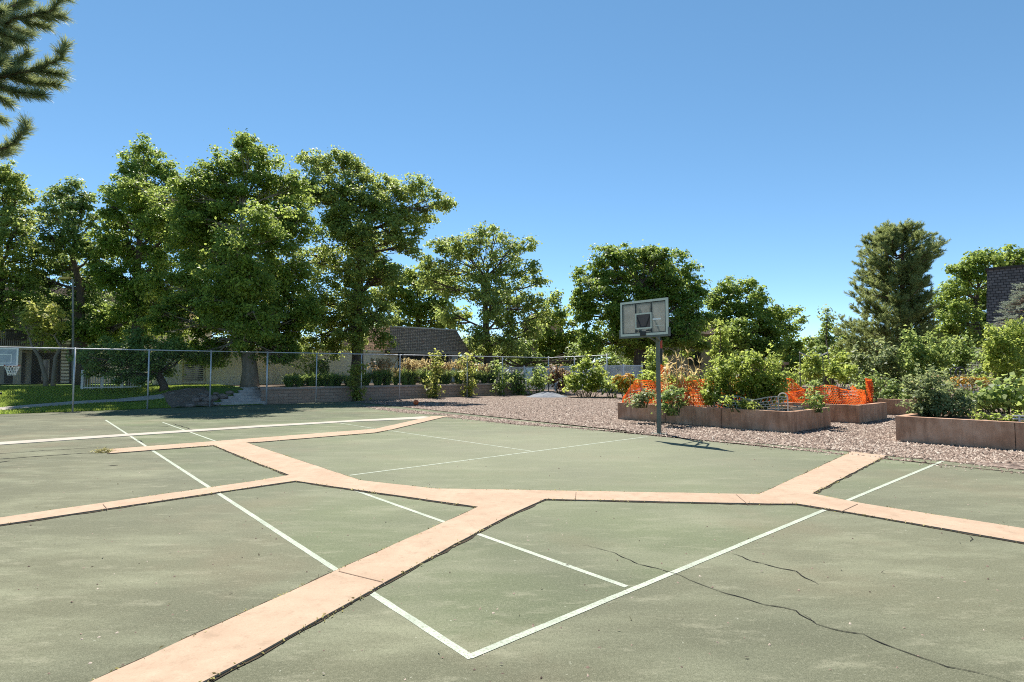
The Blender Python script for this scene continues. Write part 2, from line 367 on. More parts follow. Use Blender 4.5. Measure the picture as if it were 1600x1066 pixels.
def quads_obj(name, V, mat, parent=None, base=None):     # V: (n,4,3) numpy, world space
    org = ORG.get(parent.name, Vector()) if parent else (Vector(base) if base is not None else Vector())
    n = len(V); me = bpy.data.meshes.new(name)
    co = (V.reshape(-1, 3) - np.array(org)).astype(np.float32)
    me.vertices.add(n * 4); me.vertices.foreach_set('co', co.ravel())
    me.loops.add(n * 4); me.loops.foreach_set('vertex_index', np.arange(n * 4, dtype=np.int32))
    me.polygons.add(n); me.polygons.foreach_set('loop_start', np.arange(0, n * 4, 4, dtype=np.int32))
    me.polygons.foreach_set('loop_total', np.full(n, 4, dtype=np.int32))
    me.materials.append(mat); me.update(); me.validate()
    o = bpy.data.objects.new(name, me); COL.objects.link(o)
    if parent: o.parent = parent
    else: o.location = org
    ORG[o.name] = org
    return o
def unit(a): return a / np.maximum(np.linalg.norm(a, axis=-1, keepdims=True), 1e-9)
def leaves(pos, nrm, size, aspect=.55, fold=.18, droop=None):
    n = len(pos); nrm = unit(nrm); r = unit(RNG.normal(size=(n, 3)))
    if droop is not None: r = unit(r + np.array([0, 0, -droop]))
    t = unit(r - nrm * (r * nrm).sum(1, keepdims=True)); b = np.cross(nrm, t)
    s = size * RNG.uniform(.65, 1.35, (n, 1))
    p0 = pos - t * s * .5; p2 = pos + t * s * .5
    p1 = pos + b * s * aspect * .5 + nrm * s * fold; p3 = pos - b * s * aspect * .5 + nrm * s * fold
    return np.stack([p0, p1, p2, p3], 1)
DENS = 2.0
def blob_leaves(c, r, leaf, dens, squash=.9, hollow=.22, updir=.55):
    """leaf clumps filling the volume of one limb's end; returns leaves and clump centres"""
    c = np.array(c)
    cr = max(.28 * r, leaf * 2.2)
    nc = max(5, int(round(1.0 * (r / cr) ** 2 * 2.4)))
    d = unit(RNG.normal(size=(nc, 3)))
    bumpy = .80 + .30 * np.sin(d[:, 0:1] * 4.1 + c[0]) * np.cos(d[:, 2:3] * 3.7 + c[1]) + RNG.normal(size=(nc, 1)) * .10
    cc = c + d * r * (RNG.uniform(hollow, 1.0, (nc, 1)) ** .6) * np.array([1, 1, squash]) * bumpy
    nl = max(60, int(dens * DENS * (r / leaf) ** 2))
    idx = RNG.integers(0, nc, nl)
    sc = RNG.uniform(.6, 1.25, nc)[idx][:, None]
    off = RNG.normal(size=(nl, 3)) * cr * .50 * sc * np.array([1, 1, .62])
    pos = cc[idx] + off
    nr = unit(off + 1e-6) * .35 + unit(pos - c) * .35 + RNG.normal(size=(nl, 3)) * .55 + np.array([0, 0, updir])
    return pos, nr, cc

def bez(a, b, sag, k=5, jit=.0):
    a = Vector(a); b = Vector(b); L_ = (b - a).length; m = (a + b) / 2 + Vector((0, 0, sag * L_))
    out = []
    for i in range(k + 1):
        t = i / k; p = a.lerp(m, t).lerp(m.lerp(b, t), t)
        if 0 < i < k and jit: p += Vector((random.uniform(-1, 1), random.uniform(-1, 1), random.uniform(-1, 1))) * jit * L_
        out.append(p)
    return out

def tree(name, label, mat, base, Y, blobs, trunk_r, fork=.35, bark='bark', dens=16, leafk=.0049, group=None, cat='tree', leaf_as=.68, stems=1, lean=None, zb=None, twigs=True, spread=1.0):
    """blobs: list of (px, py, r_px[, dy]) giving the limb ends of the crown; base (px, py)"""
    b = P(base[0], base[1], Y)
    if zb is not None: b.z = zb
    root = empty(name, b, label, cat, group)
    leaf = leafk * Y
    cs = []
    for bl in blobs:
        rw = bl[2] * Y / F
        dy = bl[3] if len(bl) > 3 else random.uniform(-.9, .9) * min(spread * 2.2, max(1.0, rw))
        cs.append((P(bl[0], bl[1], Y + dy), 1.22 * rw * (Y + dy) / Y))
    zlo = min(c.z - r for c, r in cs); zhi = max(c.z for c, r in cs)
    cx = sum(c.x * r for c, r in cs) / sum(r for c, r in cs); cy = sum(c.y * r for c, r in cs) / sum(r for c, r in cs)
    tm = MB(); H = zhi - b.z
    tops = []
    for sidx in range(stems):
        ang = 2 * math.pi * sidx / max(1, stems) + .6
        offs = Vector((math.cos(ang), math.sin(ang), 0)) * (trunk_r * 1.1 if stems > 1 else 0)
        fk = b + Vector(((cx - b.x) * .35, (cy - b.y) * .35, H * fork)) + offs * 2.2
        tp = b + Vector(((cx - b.x) * .9, (cy - b.y) * .9, H * .82)) + offs * (5 if stems > 1 else 0)
        if lean: fk += Vector(lean)
        tr = trunk_r / math.sqrt(stems)
        pts = [b + offs - Vector((0, 0, .15)), b + offs + Vector((0, 0, .12 * H * fork / .35)), fk]
        pts += [fk.lerp(tp, .35) + Vector((random.uniform(-.2, .2), random.uniform(-.2, .2), 0)), fk.lerp(tp, .7) + Vector((random.uniform(-.3, .3), random.uniform(-.3, .3), 0)), tp]
        rr = [tr * 1.45, tr * 1.05, tr * .88, tr * .6, tr * .36, tr * .08]
        tm.tube(pts, rr, 10); tops.append((pts, rr))
    allV = []
    for i, (c, r) in enumerate(cs):
        # limb from the nearest lower point of a trunk
        best = None
        for pts, rr in tops:
            for q in range(2, 5):
                for t in (0, .5):
                    p = pts[q].lerp(pts[q + 1], t); rad = rr[q] * (1 - t) + rr[q + 1] * t
                    cost = (p - c).length + max(0, p.z - (c.z - r * .2)) * 2.5
                    if best is None or cost < best[0]: best = (cost, p, rad)
        p, rad = best[1], best[2]
        lr = min(rad * .75, trunk_r * .42, .03 + r * .055)
        limb = bez(p, c + Vector((0, 0, r * .25)), -.10, 5, .025)
        tm.tube(limb, [lr * (1 - .75 * k / 5) for k in range(6)], 6, False)
        pos, nr, cc = blob_leaves(c, r, leaf, dens)
        allV.append(leaves(pos, nr, leaf, leaf_as))
        if twigs:
            for q in range(min(len(cc), 14)):
                st = limb[random.randint(2, 5)]
                tw = bez(st, Vector(cc[q]), -.08, 3, .03)
                tm.tube(tw, [lr * .38, lr * .3, lr * .2, lr * .08], 4, False)
    tm.build('trunk', M[bark], root, smooth=True)
    quads_obj('crown', np.concatenate(allV), mat, root)
    return root

def shrub(name, label, mat, Y, blobs, dens=15, leafk=.0060, group=None, cat='shrub', leaf_as=.6, stems=7, zb=0.0, droop=None, spikes=0, minleaf=.05, flower=None, stem_m='stem'):
    cs = [(P(b[0], b[1], Y + (b[3] if len(b) > 3 else random.uniform(-.25, .25))), b[2] * Y / F) for b in blobs]
    x = sum(c.x for c, r in cs) / len(cs); y = sum(c.y for c, r in cs) / len(cs)
    root = empty(name, Vector((x, y, zb)), label, cat, group)
    leaf = max(minleaf, leafk * Y); V = []; sm = MB()
    for c, r in cs:
        pos, nr, cc = blob_leaves(c, r, leaf, dens, squash=1.0, hollow=.2, updir=.7)
        k = pos[:, 2] > zb + .02
        V.append(leaves(pos[k], nr[k], leaf, leaf_as, droop=droop))
        for q in range(min(len(cc), stems)):
            f = Vector((x + (c.x - x) * .45 + random.uniform(-.1, .1), y + (c.y - y) * .45 + random.uniform(-.1, .1), zb))
            sm.tube(bez(f, Vector(cc[q]), .05, 4, .03), [.014, .012, .009, .006, .003], 4, False)
        for q in range(spikes):          # upright leafy shoots
            a = random.uniform(0, 6.28); rr = r * random.uniform(.2, .95)
            f = Vector((c.x + math.cos(a) * rr, c.y + math.sin(a) * rr, c.z + r * .3)); h = r * random.uniform(.7, 1.25)
            t = f + Vector((random.uniform(-.15, .15) * h, random.uniform(-.15, .15) * h, h))
            sm.tube([f, t], [.008, .003], 4, False)
            nl = 34; tt = RNG.uniform(.0, 1.05, (nl, 1)); pp = np.array(f) * (1 - tt) + np.array(t) * tt + RNG.normal(size=(nl, 3)) * leaf * .55
            V.append(leaves(pp, RNG.normal(size=(nl, 3)) + np.array([0, 0, .5]), leaf, leaf_as))
    sm.build('stems', M[stem_m], root)
    quads_obj('foliage', np.concatenate(V), mat, root)
    if flower:
        fm, nf, fs = flower; VF = []
        for c, r in cs:
            d = unit(RNG.normal(size=(nf, 3)) + np.array([0, -.3, .7])); pos = np.array(c) + d * r * RNG.uniform(.8, 1.08, (nf, 1))
            for k in range(3): VF.append(leaves(pos, d + RNG.normal(size=(nf, 3)) * .4, fs, .9))
        quads_obj('flowers', np.concatenate(VF), fm, root)
    return root

# ------------------------------------------------------------------ setting: ground
far = MB(); far.add([(-600, -80, -.06), (600, -80, -.06), (600, 900, -.06), (-600, 900, -.06)], [(0, 1, 2, 3)])
struct(far, 'ground', M['farground'])
c = [AB(-60, 0), AB(60, 0), AB(60, -75), AB(-60, -75)]
court = struct(MB().add([Vector((p.x, p.y, 0)) for p in c], [(0, 1, 2, 3)]), 'court', M['court'])

def flat(pts, z, z0=None):
    mb = MB()
    if z0 is None: mb.add([Vector((p.x, p.y, z)) for p in pts], [tuple(range(len(pts)))])
    else: mb.prism([(p.x, p.y) for p in pts], z0, z)
    return mb
def wavy(pts, step, amp):
    out = []
    for i, p in enumerate(pts):
        q = pts[(i + 1) % len(pts)]; n = max(1, int((q - p).length / step)); d = (q - p).normalized() if (q - p).length > 0 else Vector((1, 0, 0))
        nrm = Vector((-d.y, d.x, 0))
        for k in range(n):
            out.append(p.lerp(q, k / n) + (nrm * random.uniform(-amp, amp) if k else Vector()))
    return out

SLAB = [(171,703),(400,685.5),(587,671),(675,651),(720,650.3),(695,652),(612,672),(585,677),(400,692),(385,692.6),(400,698),(562,752),(682,765.5),(800,767),(900,769),(1185,774),(1200,768),(1331,707),(1385,713),(1269,773),(1350,789),(1600,828),(1720,847),(1720,870),(1600,850),(1440,822),(1312,800),(1245,789),(1200,789),(852,781.5),(800,805),(750,831),(605,911),(400,1027),(325,1066),(163,1150),(-34,1150),(150,1066),(400,952),(530,892),(669,830),(747,794),(547,765.5),(462,753),(400,762),(0,822),(-110,838),(-110,826.5),(0,811),(400,753),(452,744),(400,724),(334,697),(171,709.5)]
SP = [G(*p) for p in SLAB]
# open joint of dirt around the slab: the same outline grown by 2.5 cm
def grow(pts, d):
    n = len(pts); area = sum(pts[i].x * pts[(i + 1) % n].y - pts[(i + 1) % n].x * pts[i].y for i in range(n)); sg = 1 if area > 0 else -1
    out = []
    for i in range(n):
        a = (pts[i] - pts[i - 1]).normalized(); b = (pts[(i + 1) % n] - pts[i]).normalized()
        na = Vector((a.y, -a.x, 0)) * sg; nb = Vector((b.y, -b.x, 0)) * sg; m = na + nb
        m = m / max(.35, m.dot(na)) if m.length > .05 else na
        out.append(pts[i] + m * d)
    return out
joint = struct(flat(wavy(grow(SP, .024), .11, .017), .0048), 'strip_joint', M['gap'])
strip = struct(flat(wavy(SP, .22, .007), .016, -.05), 'concrete_strip', M['strip'])
def seg_on_slab(p, q, wd=.0035):
    a, b = G(*p, .016), G(*q, .016); d = (b - a).normalized(); n = Vector((-d.y, d.x, 0)) * wd
    mb = MB().add([a - n, b - n, b + n, a + n], [(0, 1, 2, 3)])
    for v in mb.v: v.z = .0195
    o = mb.build('control_joint', M['jointline'], strip); return o
for p, q in [((529,893),(598,910)),((161,788.5),(168,796.5)),((900,769.5),(899,781)),((1150,773),(1168,788)),((1340,788),(1314,800))]:
    seg_on_slab(p, q)
pale = struct(flat(wavy([G(*p) for p in [(-90,697.3),(0,691.5),(200,678.5),(400,665.6),(560,656.6),(662,651.2),(673,652),(655,655.3),(560,659),(400,668.6),(200,681.8),(0,695.8),(-90,702)]], .8, .004), .012, -.05), 'concrete_strip', M['palestrip'])

def pline(p, q, wd, z=.0018):
    a, b = G(*p), G(*q); d = (b - a).normalized(); n = Vector((-d.y, d.x, 0)) * wd / 2
    k = max(2, int((b - a).length / .12)); mb = MB(); vs = []
    for i in range(k + 1):
        c_ = a.lerp(b, i / k)
        vs += [c_ - n * random.uniform(.93, 1.05), c_ + n * random.uniform(.93, 1.05)]
    for v in vs: v.z = z
    mb.add(vs, [(2 * i, 2 * i + 2, 2 * i + 3, 2 * i + 1) for i in range(k)])
    return mb.build('painted_line', M['line'], court)
pline((165,656.5),(737,1028.5),.052)
pline((733,1027),(1476,719.5),.052, .0028)
pline((254,660),(548,765),.045); pline((548,764),(979,917),.05)
pline((546,743),(1012,682.5),.045)
pline((532,661.5),(612,674),.04); pline((612,673.5),(829,705),.04)

def crack(pts, w0=.007, z=.0038):
    ps = [G(*p) for p in pts]; fine = []
    for i in range(len(ps) - 1):
        n = max(2, int((ps[i + 1] - ps[i]).length / .045)); d = (ps[i + 1] - ps[i]).normalized(); nn = Vector((-d.y, d.x, 0))
        for k in range(n): fine.append((ps[i].lerp(ps[i + 1], k / n) + nn * (.016 * math.sin(len(fine) * .37) + .007 * math.sin(len(fine) * 1.3) + random.uniform(-.006, .006)), nn))
    vs = []; fs = []
    for i, (p, nn) in enumerate(fine):
        wd = w0 * random.uniform(.3, 1.25) * min(1, .25 + 4 * min(i, len(fine) - 1 - i) / len(fine)); vs += [p - nn * wd / 2, p + nn * wd / 2]
    for v in vs: v.z = z
    fs = [(2 * i, 2 * i + 2, 2 * i + 3, 2 * i + 1) for i in range(len(fine) - 1)]
    return MB().add(vs, fs).build('crack', M['crack'], court)
crack([(910,852),(960,865),(1000,881),(1042,893),(1075,907),(1110,920),(1150,930),(1195,945),(1240,955),(1275,978),(1320,987),(1350,991),(1400,1012),(1440,1028),(1480,1043),(1560,1063),(1640,1085)], .0105)
crack([(1143,865),(1180,880),(1200,884),(1245,893),(1285,918)], .012)
crack([(1255,960),(1268,973),(1280,980)], .005)
crack([(1514,838),(1517,843),(1513,848)], .012); crack([(1500,850),(1506,846)], .01)
crack([(-60,722),(0,717.5),(60,713.5),(120,709),(171,708)], .055); crack([(-40,711.5),(0,709.2),(90,703),(140,700.3),(171,699.5)], .035)
crack([(0,723),(20,719.5)], .05); crack([(225,692),(220,689),(205,687.5),(180,689)], .035); crack([(270,662),(305,673),(330,676)], .04)
crack([(247,667.5),(270,666)], .05); crack([(168,728.5),(190,727)], .05)

# gravel: everything beyond the court's edge on the right
EDGE = [(1720,752),(1600,735),(1470,720),(1385,712.8),(1330,706.5),(1260,700),(1150,690),(1060,683),(1000,677),(880,668),(800,663),(700,652),(690,648.5),(640,646),(592,640),(556,632.5)]
ep = wavy([G(*p) for p in EDGE], .35, .035)
ep = ep[:-1]
endp = AB(a_at(548, .02), .02)
gp = [G(1900, 778)] + ep + [endp, AB(24, .0), AB(24, 9), AB(60, 40), AB(120, -10), AB(75, -60)]
struct(flat(gp, .008), 'gravel', M['gravel'])
# loose stones of the gravel, nobody could count them
def stones(n, area_fn, smin, smax):
    base = np.array([[1, 0, 0], [0, 1, 0], [-1, 0, 0], [0, -1, 0], [0, 0, 1]], float)
    tri = [(0, 1, 4), (1, 2, 4), (2, 3, 4), (3, 0, 4)]
    pts = area_fn(n); m = len(pts)
    s = RNG.uniform(smin, smax, (m, 1, 1)) * RNG.uniform(.7, 1.3, (m, 1, 3)); ang = RNG.uniform(0, 6.28, m)
    R = np.zeros((m, 3, 3)); R[:, 0, 0] = np.cos(ang); R[:, 0, 1] = -np.sin(ang); R[:, 1, 0] = np.sin(ang); R[:, 1, 1] = np.cos(ang); R[:, 2, 2] = 1
    V = np.einsum('nij,nkj->nki', R, base[None] * s * np.array([1, 1, .9])) + RNG.normal(size=(m, 5, 3)) * s * .16 + pts[:, None, :]
    return V.reshape(-1, 3), np.concatenate([np.array(tri) + 5 * i for i in range(m)])
from mathutils.geometry import intersect_point_tri_2d
gpoly = [(p.x, p.y) for p in gp]
def inpoly(x, y, poly):
    r = np.zeros(len(x), bool); n = len(poly); j = n - 1
    for i in range(n):
        xi, yi = poly[i]; xj, yj = poly[j]
        k = ((yi > y) != (yj > y)) & (x < (xj - xi) * (y - yi) / (yj - yi + 1e-12) + xi); r ^= k; j = i
    return r
def garea(n):
    y = 9.5 + 22 * RNG.uniform(0, 1, n) ** 1.6; x = RNG.uniform(-.30, .95, n) * y
    k = inpoly(x, y, gpoly); return np.stack([x[k], y[k], np.full(k.sum(), .006)], 1)
sv, sf = stones(90000, garea, .014, .034)
def mesh_np(name, v, f, mat, kind='stuff'):
    me = bpy.data.meshes.new(name); me.vertices.add(len(v)); me.vertices.foreach_set('co', v.astype(np.float32).ravel())
    me.loops.add(len(f) * 3); me.loops.foreach_set('vertex_index', f.astype(np.int32).ravel())
    me.polygons.add(len(f)); me.polygons.foreach_set('loop_start', np.arange(0, 3 * len(f), 3, dtype=np.int32)); me.polygons.foreach_set('loop_total', np.full(len(f), 3, dtype=np.int32))
    me.materials.append(mat); me.update(); me.validate(); o = bpy.data.objects.new(name, me); COL.objects.link(o)
    if kind: o['kind'] = kind
    return o
o = mesh_np('gravel_stones', sv, sf, M['stone']); tag(o, 'loose reddish stones of the gravel between court and planters', 'gravel')
def carea(n):
    y = 2.2 + 14 * RNG.uniform(0, 1, n) ** 1.4; x = RNG.uniform(-1, 1, n) * y
    k = ~inpoly(x, y, gpoly); return np.stack([x[k], y[k], np.full(k.sum(), .0)], 1)
sv, sf = stones(900, carea, .004, .011)
tag(mesh_np('grit', sv, sf, M['stone']), 'scattered pebbles and grit lying on the green court', 'grit')
def earea(n):
    out = []
    for i in range(n):
        k = random.randrange(1, len(ep) - 1); p = ep[k].lerp(ep[k + 1], random.random()); q = p + Vector((random.gauss(0, .12), random.gauss(-.12, .16), 0)); out.append((q.x, q.y, .004))
    return np.array(out)
sv, sf = stones(2600, earea, .006, .02)
tag(mesh_np('grit', sv, sf, M['stone']), 'small stones strayed from the gravel over the court edge', 'grit')
# leaf crumbs and weeds in the slab's joint
def joint_litter():
    V = []
    n = len(SP)
    for i in range(n):
        p, q = SP[i], SP[(i + 1) % n]; L_ = (q - p).length; mid = (p + q) / 2
        if mid.length > 17: continue
        k = int(L_ * 55); t = RNG.uniform(0, 1, (k, 1)) ; clump = RNG.uniform(0, 1, k) < (.35 + .6 * (np.sin(t[:, 0] * L_ * 2.3 + i) > .3))
        pos = (np.array(p) * (1 - t) + np.array(q) * t + np.stack([RNG.normal(0, .016, k), RNG.normal(0, .016, k), RNG.uniform(.004, .02, k)], 1))[clump]
        V.append(leaves(pos, RNG.normal(size=(len(pos), 3)) + np.array([0, 0, .6]), .024, .4))
    return np.concatenate(V)
tag(quads_obj('leaf_litter', joint_litter(), L['weed']), 'dry leaf crumbs and weeds caught along the peach strip', 'leaf litter', kind='stuff')
wd_ = []
for k in range(26):
    p = G(163 + random.gauss(0, 4.5), 706.5 + random.gauss(0, .7)); q = np.array(p) + RNG.normal(size=(14, 3)) * np.array([.08, .05, .02]) + np.array([0, 0, .02]); q[:, 2] = np.abs(q[:, 2])
    wd_.append(leaves(q, RNG.normal(size=(14, 3)) + np.array([0, 0, 1.2]), .08, .15))
tag(quads_obj('weed', np.concatenate(wd_), L['weed'], base=G(165, 706.5)), 'dry weed tangle at the left end of the peach strip', 'weed')

sv = carea(120); an_ = RNG.normal(size=(len(sv), 3)) * .35 + np.array([0, 0, 1]); sv[:, 2] = .008
tag(quads_obj('leaf_litter', leaves(sv, an_, .032, .3, fold=.05), M['deadleaf']), 'dry dark leaves and twigs scattered over the court', 'leaf litter', kind='stuff')
# lawn and terrace
def grid(a0, a1, b0, b1, na, nb, zf):
    mb = MB(); vs = [AB(a0 + (a1 - a0) * i / na, b0 + (b1 - b0) * j / nb) for j in range(nb + 1) for i in range(na + 1)]
    for v in vs: v.z = zf(*toab(v))
    mb.add(vs, [(j * (na + 1) + i, j * (na + 1) + i + 1, (j + 1) * (na + 1) + i + 1, (j + 1) * (na + 1) + i) for j in range(nb) for i in range(na)]); return mb
struct(grid(-45, 7.08, .12, 30, 130, 90, lawn_z), 'lawn', M['lawn'], smooth=True)
def terr(a, b): return .74 + (.0 if a < 22 else -.0)
struct(grid(7.10, 24.0, 1.0, 34, 30, 20, terr), 'terrace', M['soil'])
struct(grid(24.02, 70, 6.5, 60, 20, 20, lambda a, b: .05 + .3 * sstep((b - 6.5) / 6)), 'garden_ground', M['soil'])
def lawn_hit(px, py):
    r = ray(px, py); t = 10.0
    while t < 90:
        p = CAM + r * t; a, b = toab(p)
        if p.z < lawn_z(a, b): return p
        t += .05
    return p
pc = [(-60,645),(0,640.5),(60,635),(120,630.5),(180,627),(240,621.5),(290,614),(318,609)]
pp = [lawn_hit(*p) for p in pc]; vs = []
for i, p in enumerate(pp):
    d = (pp[min(i + 1, len(pp) - 1)] - pp[max(0, i - 1)]); d.z = 0; d.normalize(); n = Vector((-d.y, d.x, 0)) * .42
    for s in (-1, 1):
        q = p + n * s; q.z = lawn_z(*toab(q)) + .03; vs.append(q)
struct(MB().add(vs, [(2 * i, 2 * i + 2, 2 * i + 3, 2 * i + 1) for i in range(len(pp) - 1)]), 'path', M['path'])
pathpts = [(p.x, p.y) for p in pp]
k = 75000; aa = RNG.uniform(-8, 6.5, k); bb = RNG.uniform(.12, 8.6, k)
px_ = F0.x + U.x * aa + N.x * bb; py_ = F0.y + U.y * aa + N.y * bb; pz_ = np.array([lawn_z(x, y) for x, y in zip(aa, bb)])
keep = (aa < 3.3) | (bb > 3.0)
for i in range(len(pathpts) - 1):
    a_ = np.array(pathpts[i]); b_ = np.array(pathpts[i + 1]); ab = b_ - a_; q = np.stack([px_, py_], 1) - a_; t = np.clip((q @ ab) / (ab @ ab), 0, 1)[:, None]
    keep &= np.linalg.norm(q - t * ab, axis=1) > .45
base_ = np.stack([px_, py_, pz_], 1)[keep]; k = len(base_); an = RNG.uniform(0, 6.28, k); sd_ = np.stack([np.cos(an), np.sin(an), 0 * an], 1) * .014
tip = np.stack([RNG.normal(0, .025, k), RNG.normal(0, .025, k), RNG.uniform(.05, .10, k)], 1)
V = np.stack([base_ - sd_, base_ + sd_, base_ + tip + sd_ * .3, base_ + tip - sd_ * .3], 1)
tag(quads_obj('grass', V, M['grass']), 'short bright lawn grass behind the chain link fence', 'grass', kind='stuff')

# retaining wall with cap
aw0, aw1 = 7.12, 24.0
rw = empty('retaining_wall', AB(aw0, .9), 'long low brown block retaining wall along the back fence', 'wall')
MB().uvbox(aw0, aw1, .75, 1.0, -.1, .66).build('wall', M['wallblock'], rw)
MB().uvbox(aw0 - .02, aw1 + .02, .70, 1.05, .66, .76).build('cap', simple('wall_cap', (.32, .25, .21), (.42, .34, .29), 3, .9), rw, bevel=.01)
MB().uvbox(aw1 - .25, aw1, 1.06, 7, -.1, .72).build('return_wall', M['wallblock'], rw)
# steps
st = empty('garden_steps', AB(6, .8), 'grey stone garden steps rising to the big tree', 'steps')
lp = [338, 350, 359, 368, 376, 383]
for i in range(6):
    b0 = .55 + .30 * i; b1 = .55 + .30 * 6 + .4 + .015 * i
    al = a_at(lp[i], b0); ar = a_at(417, b0) - .002 * i
    MB().uvbox(al, ar, b0, b1, .125 * i - .012 - (.1 if i == 0 else 0), .125 * (i + 1)).build('step', M['stepstone'], st, bevel=.015)
for i in range(16):
    px = random.uniform(300, 372); f = (px - 300) / 80; b = random.uniform(.35, 1.3 + f * 1.2); a = a_at(px, b)
    if px > 345 and b < .55 + .3 * (px - 340) / 9 + .3 : a -= .9
    r = random.uniform(.08, .22); z = lawn_z(a, b) + r * .3
    mb = MB().sphere(AB(a, b, z), (r * 1.3, r, r * .65), 9, 6)
    for v in mb.v: v += Vector((random.uniform(-1, 1), random.uniform(-1, 1), random.uniform(-1, 1))) * r * .16
    tag(mb.build('rock', M['rock'], base=AB(a, b, z)), 'small brown rock in the rubble slope left of the stone steps', 'rock', 'rubble beside the steps')
struct(grid(3.3, 5.1, .2, 2.9, 12, 18, lambda a, b: lawn_z(a, b) + .02 + .02 * math.sin(a * 9) * math.sin(b * 7)), 'soil_slope', M['mulch'])

# ------------------------------------------------------------------ chain link fence
FH = 2.40
fence = empty('chain_link_fence', AB(3, 0), 'tall galvanised chain link fence along the far side of court', 'fence')
pa = [a_at(p, 0) for p in (117, 233, 330, 418, 495, 565, 625, 730, 785, 857)]
pa = [pa[0] - 3.3, pa[0] - 6.6] + pa
for i, a in enumerate(pa):
    big = i in (5, 11)
    MB().tube([AB(a, 0, -.05), AB(a, 0, FH + .06 + (.1 if i == 11 else 0))], .038 if big else .030, 8).build('post', M['galv'], fence, smooth=True)
a_end = pa[-1]; a_st = pa[1]
MB().tube([AB(a_st, 0, FH), AB(a_end, 0, FH + .06)], .024, 8).build('top_rail', M['galv'], fence)
E0 = AB(a_end, 0); tE = 5.1
for t in (2.4, tE):
    q = E0 - N * t; MB().tube([q, q + Vector((0, 0, FH + .12 + (.08 if t == tE else 0)))], .034, 8).build('post', M['galv'], fence, smooth=True)
q = E0 - N * tE
MB().tube([E0 + Vector((0, 0, FH + .06)), q + Vector((0, 0, FH + .12))], .024, 8).build('top_rail', M['galv'], fence)
def chain(o0, d, length, h, pitch=.11, wr=.0009):
    V = []; n = int((length + h) / pitch); nn = Vector((-d.y, d.x, 0))
    for sgn in (1, -1):
        for i in range(n):
            s0 = i * pitch - (h if sgn == 1 else 0); s1 = s0 + h * sgn + (0 if sgn == 1 else 0)
            if sgn == -1: s0 = i * pitch; s1 = s0 - h
            # clip to [0,length]
            z0, z1 = .04, h
            def cl(sa, za, sb, zb):
                if sa < 0: t = -sa / (sb - sa); sa, za = 0, za + (zb - za) * t
                if sa > length: t = (sa - length) / (sa - sb); sa, za = length, za + (zb - za) * t
                return sa, za
            if (s0 < 0 and s1 < 0) or (s0 > length and s1 > length): continue
            A = cl(s0, z0, s1, z1); B = cl(s1, z1, s0, z0)
            pa_ = o0 + d * A[0] + Vector((0, 0, A[1])); pb_ = o0 + d * B[0] + Vector((0, 0, B[1])); t = (pb_ - pa_)
            if t.length < .05: continue
            t.normalize(); sd = t.cross(nn).normalized() * wr
            V.append([pa_ - sd, pb_ - sd, pb_ + sd, pa_ + sd])
    return np.array([[list(p) for p in q] for q in V])
quads_obj('chain_link', chain(AB(a_st, .03), U, a_end - a_st, FH), M['wire'], fence)
quads_obj('chain_link', chain(E0 + U * .03, -N, tE, FH), M['wire'], fence)

# ------------------------------------------------------------------ raised planters
BU, BW = U, -N     # A and toward-camera directions
def planter(label, p0, la, lb, h, t=.16):
    """p0: corner on the court side that is farthest along -BW; la along U, lb along BW"""
    root = empty('raised_planter', p0, label, 'planter', 'raised concrete planters')
    def q(a, b, z): r = p0 + BU * a + BW * b; r.z = z; return r
    m = MB()
    def bx(a0, a1, b0, b1): m.hexa([q(a0, b0, -.05), q(a1, b0, -.05), q(a1, b1, -.05), q(a0, b1, -.05)], [q(a0, b0, h), q(a1, b0, h), q(a1, b1, h), q(a0, b1, h)])
    out = [q(0, 0, 0), q(la, 0, 0), q(la, lb, 0), q(0, lb, 0)]; inn = [q(t, t, 0), q(la - t, t, 0), q(la - t, lb - t, 0), q(t, lb - t, 0)]
    vs = []
    for z in (-.05, h):
        for r in (out, inn):
            for p in r: vs.append(Vector((p.x, p.y, z)))
    fs = []
    for i in range(4):
        j = (i + 1) % 4
        fs += [(i, j, 8 + j, 8 + i), (4 + j, 4 + i, 12 + i, 12 + j), (8 + i, 8 + j, 12 + j, 12 + i), (4 + i, 4 + j, j, i)]
    m.add(vs, fs).build('wall', M['plantbed'], root, bevel=.012)
    e = t - .02
    MB().hexa([q(e, e, -.04), q(la - e, e, -.04), q(la - e, lb - e, -.04), q(e, lb - e, -.04)], [q(e, e, h - .07), q(la - e, e, h - .07), q(la - e, lb - e, h - .07), q(e, lb - e, h - .07)]).build('soil', M['soil'], root)
    # pour joints
    for s in (.33, .66):
        c_ = q(-.002, lb * s, h / 2); MB().obox(c_, BU * .003, BW * .004, Vector((0, 0, h / 2 - .012))).build('joint', M['crack'], root)
    return root, q
A0 = G(965, 655)
pA, qA = planter('brown planter behind the hoop pole, holding netting, corn and a big bush', A0, 2.55, 5.45, .53)
B0c = G(1343, 662.5); 
pB, qB = planter('brown planter with orange netting, behind and right of the hoop planter', B0c - BW * 5.45, 2.55, 5.45, .54)
C0 = G(1400, 690)
pC, qC = planter('nearest brown planter at the right edge with squash leaves', C0, 2.6, 6.0, .56)
D0c = B0c + BU * 4.5
pD, qD = planter('far planter half hidden between the netted planter and right one', D0c - BW * 4.6, 2.4, 5.4, .56)

